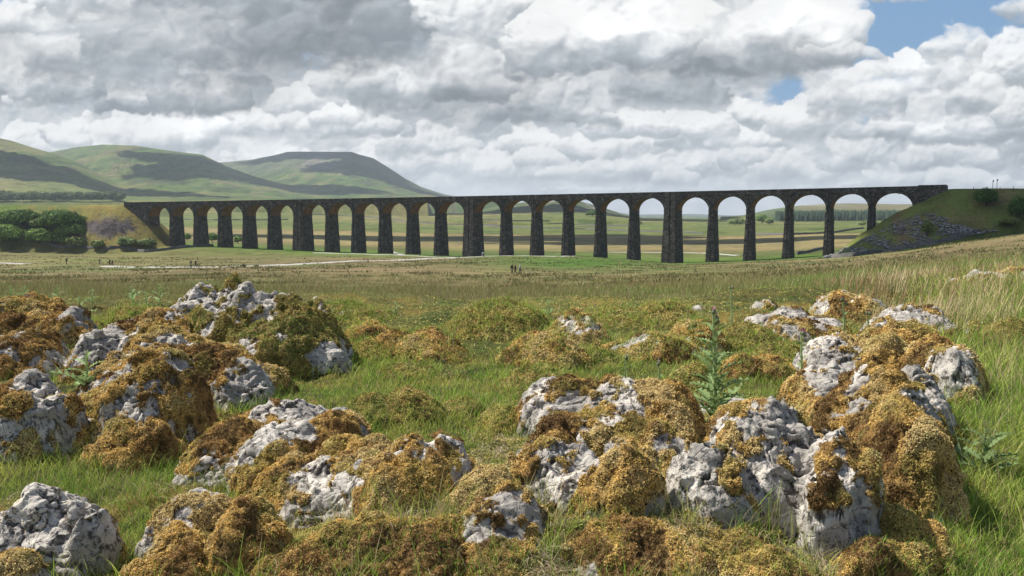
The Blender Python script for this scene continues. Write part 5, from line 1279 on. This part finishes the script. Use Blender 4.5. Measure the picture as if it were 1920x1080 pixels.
def thistle(label, u, vt, vb, flowers=0, pink=(.50, .20, .34), leaves=16, spread=.42, group=None, Y=None, tone=1.0, name='thistle', dens=1.0):
    if Y is None: p = cast(u, vb, 3, 40, 900)
    else: p = at(u, vb, Y); p[2] = gz(p[0], p[1])
    H_ = (vb - vt) * p[1] / F; o = empty(name, tuple(p), label, 'thistle' if name == 'thistle' else 'plant', group)
    bend = rng.uniform(-.09, .09, 2) * H_; st = lambda t: np.array([bend[0] * t * t, bend[1] * t * t, H_ * t])
    r0 = .014 * (.4 + H_); tv, tf = tube([st(t) for t in np.linspace(0, 1, 8)], np.linspace(r0, r0 * .5, 8), 6); g1 = np.array([.40, .48, .22]) * tone
    sp = []
    for i in range(int(120 * H_)):                      # spines along the winged stem
        t = rng.random(); a = rng.uniform(0, 6.28); q = st(t); L = rng.uniform(.012, .034); d = np.array([math.cos(a), math.sin(a), .25])
        sp.append((np.array([q + d * r0 * .5 + [0, 0, .006], q + d * r0 * .5 - [0, 0, .006], q + d * L]), np.array([[0, 1, 2]])))
    V, Fs, _ = join([(tv, tf)] + sp); mk('stem', V, Fs, M_THIS, o, col=np.tile(g1, (len(V), 1)))
    for i in range(leaves):
        t = (i + .3) / leaves; L = spread * H_ * (1.05 - .72 * t) * rng.uniform(.75, 1.3); lv, lf = spiny_leaf(L, L * .20)
        V = rotz(lv, i * 2.4 + rng.uniform(-.3, .3), rng.uniform(.15, .8)) + st(t * .94)
        c = np.array([.22, .31, .12]) * rng.uniform(.75, 1.25) * tone; mk('leaf', V, lf, M_THIS, o, col=np.tile(c, (len(V), 1)))
    for i in range(flowers):
        a = rng.uniform(0, 6.28); q = st(1.0 - .10 * (i > 1) * rng.random()) + np.array([math.cos(a), math.sin(a), 0]) * .035 * (i > 0) + [0, 0, .01]; R_ = .020 * rng.uniform(.75, 1.15)
        bl_v, bl_f = tube([q + [0, 0, -R_], q + [0, 0, -R_ * .3], q + [0, 0, R_ * .5], q + [0, 0, R_ * 1.1]], [R_ * .4, R_, R_ * .85, R_ * .45], 8)
        h = mk('flower_head', bl_v, bl_f, M_THIS, o, col=np.tile([.22, .24, .14], (len(bl_v), 1)))
        pt = []
        for k in range(26):
            a = rng.uniform(0, 6.28); s_ = rng.uniform(.1, .9); d = np.array([math.cos(a) * s_, math.sin(a) * s_, 1.0]); d /= np.linalg.norm(d); b_ = q + [0, 0, R_ * .9]; sd2 = np.array([-math.sin(a), math.cos(a), 0]) * .0022
            pt.append((np.array([b_ - sd2, b_ + sd2, b_ + d * R_ * rng.uniform(1.2, 1.9)]), np.array([[0, 1, 2]])))
        V, Fs, _ = join(pt); mk('petals', V, Fs, M_PINK, h, col=np.tile(np.array(pink), (len(V), 1)) * rng.uniform(.8, 1.2, (len(V), 1)))
    return o
thistle('tall spiny thistle with a cluster of pale pink flowers, standing right of centre', 1340, 580, 800, 5, (.70, .36, .52), 46, .36, Y=6.4)
thistle('thistle with magenta flowers at the left end of the broad mossy outcrop', 1502, 625, 735, 3, (.45, .04, .33), 14, .34)
thistle('thin thistle with brown heads standing before the small mossy boulder', 1583, 562, 645, 3, (.25, .10, .16), 12, .30)
thistle('short dark thistle right of the thin one with brown heads', 1624, 588, 645, 2, (.18, .07, .12), 10, .35)
thistle('bare thin thistle with a single pinkish head against the moor, right of the tall one', 1372, 540, 618, 2, (.42, .24, .28), 7, .25)
thistle('small thistle with a white tipped head in the grass behind the centre outcrop', 1237, 684, 726, 1, (.6, .55, .5), 8, .4)
thistle('small pale budding thistle left of the white tipped one', 1172, 672, 716, 1, (.5, .48, .4), 8, .5)
GY = 'young thistles along the back edge on the left'
for lab, u, vt, vb, n in [('bright young thistle in front of the long stepped outcrop, left of its grey ledges', 165, 655, 760, 12), ('young thistle beside the golden boulder at the left', 150, 556, 612, 10), ('small thistle at the left end of the skyline row', 22, 537, 562, 8),
    ('second young thistle of the skyline row from the left', 45, 536, 562, 8), ('third young thistle of the skyline row', 108, 536, 562, 8), ('fourth young thistle of the skyline row, right of the boulder', 173, 543, 572, 8), ('leafy thistle left of the large boulder', 250, 536, 575, 9), ('leafy thistle touching the left side of the large boulder', 300, 532, 572, 10), ('leafy thistle between the two left of the large boulder', 275, 545, 578, 8),
    ('young thistle right of the largest yellow hummock', 1030, 562, 600, 9), ('tiny thistle on the far grass right of the dark boulder', 742, 566, 590, 8), ('bluish thistle rosette right of the big dark boulder', 622, 574, 594, 7),
    ('small thistle on the crest of the largest yellow hummock', 884, 580, 604, 5)]:
    thistle(lab, u, vt, vb, 0, leaves=n, spread=.75, group=GY if u < 320 else None, tone=1.15)
thistle('dark leafy weed in the deep grass at the lower right', 1840, 800, 905, 0, leaves=16, spread=.9, tone=.8, name='leafy_weed')
thistle('pale green leafy weed among the moss at the bottom right', 1690, 935, 985, 0, leaves=10, spread=.9, tone=1.3, name='leafy_weed', Y=4.6)
def wild_flowers():
    n = 210; U = np.concatenate([rng.uniform(380, 620, n // 3), rng.uniform(380, 700, n // 3), rng.uniform(850, 1500, n // 3)]); x, y = spots(len(U), 4, 15); x = (U - 960) / F * y; k = ~inside_rock(x, y, .85); x, y = x[k], y[k]; n = len(x)
    z = terrain(x, y) + rng.uniform(.04, .12, n); r = np.clip(.0008 * y, .004, .008); c = np.where(rng.random((n, 1)) < .7, np.array([[.75, .75, .62]]), np.array([[.75, .55, .06]]))
    V, Fc, cc = fronds(np.stack([x, y, z], 1), np.tile([0, -.3, 1.0], (n, 1)), r, c, 5, .8); tag(mk('wild_flowers', V, Fc, M_GRASS, col=cc), 'tiny white and yellow flowers in the turf', 'flowers', kind='stuff')
wild_flowers()

# ---- cloud shapes added out of frame, placed to throw shade on hills, fields and embankment
M_SHADOW_CLOUD = finish(new_mat('cloud'), (.85, .85, .87), 1.0)  # plain white of the added shadow casters
def shadow_cloud(gx, gy, alt, rx, ry, label):
    """added unseen cloud whose shadow falls around the ground point (gx, gy)"""
    g0 = gz(gx, gy); k = (alt - g0) / sd[2]; cx, cy = gx + sd[0] * k, gy + sd[1] * k
    D, Fq = cubesphere(60); P = D * np.array([rx, ry, min(rx, ry) * .16]); n = fbm3(D * 2.3 + cx * .01, 4, int(abs(cx)) % 97, .6)
    P = P * (1 + .75 * n[:, None] * np.array([1, 1, 1.2])); o = mk('cloud', P, Fq, M_SHADOW_CLOUD, smooth_=True); o.location = (cx, cy, alt); tag(o, label, 'cloud', 'unseen clouds added to shade the valley')
gp = lambda u, v: cast(u, v, 900, 9000)
for u, v, alt, rx, ry, lab in [(70, 318, 1150, 330, 170, 'unseen cloud added to shade the nearest left hand hill'), (350, 322, 1500, 130, 420, 'long unseen cloud added to shade the middle of the round fell'), (500, 345, 1600, 420, 200, 'broad unseen cloud added to shade the saddle between the fells'),
                               (700, 320, 1900, 300, 330, 'unseen cloud added to shade the right shoulder of the flat topped hill'), (590, 290, 2300, 420, 90, 'unseen cloud added to shade the flat summit'), (1080, 390, 1000, 260, 200, 'unseen cloud added to shade the grey limestone scar')]:
    p = gp(u, v); shadow_cloud(p[0], p[1], alt, rx, ry, lab)
for x, y, alt, rx, ry, lab in [(192, 262, 700, 78, 80, 'small unseen cloud added to shade the right embankment'), (-60, 760, 760, 190, 65, 'unseen cloud added to shade the fields behind the viaduct'), (170, 640, 760, 150, 45, 'thin unseen cloud added to shade the fields right of centre')]:
    shadow_cloud(x, y, alt, rx, ry, lab)

# ---- the air
def haze():
    V, Fq = boxv(-14000, 14000, -60, 17000, -90, 470); m = bpy.data.materials.new('haze'); m.use_nodes = True; nt = m.node_tree; nt.nodes.clear()
    v = nt.nodes.new('ShaderNodeVolumePrincipled'); v.inputs['Density'].default_value = HAZE; v.inputs['Color'].default_value = (.80, .90, 1.0, 1); v.inputs['Anisotropy'].default_value = .2
    o = nt.nodes.new('ShaderNodeOutputMaterial'); nt.links.new(v.outputs[0], o.inputs['Volume'])
    tag(mk('haze', V, Fq, m), kind='stuff')
HAZE = 7e-5
haze()
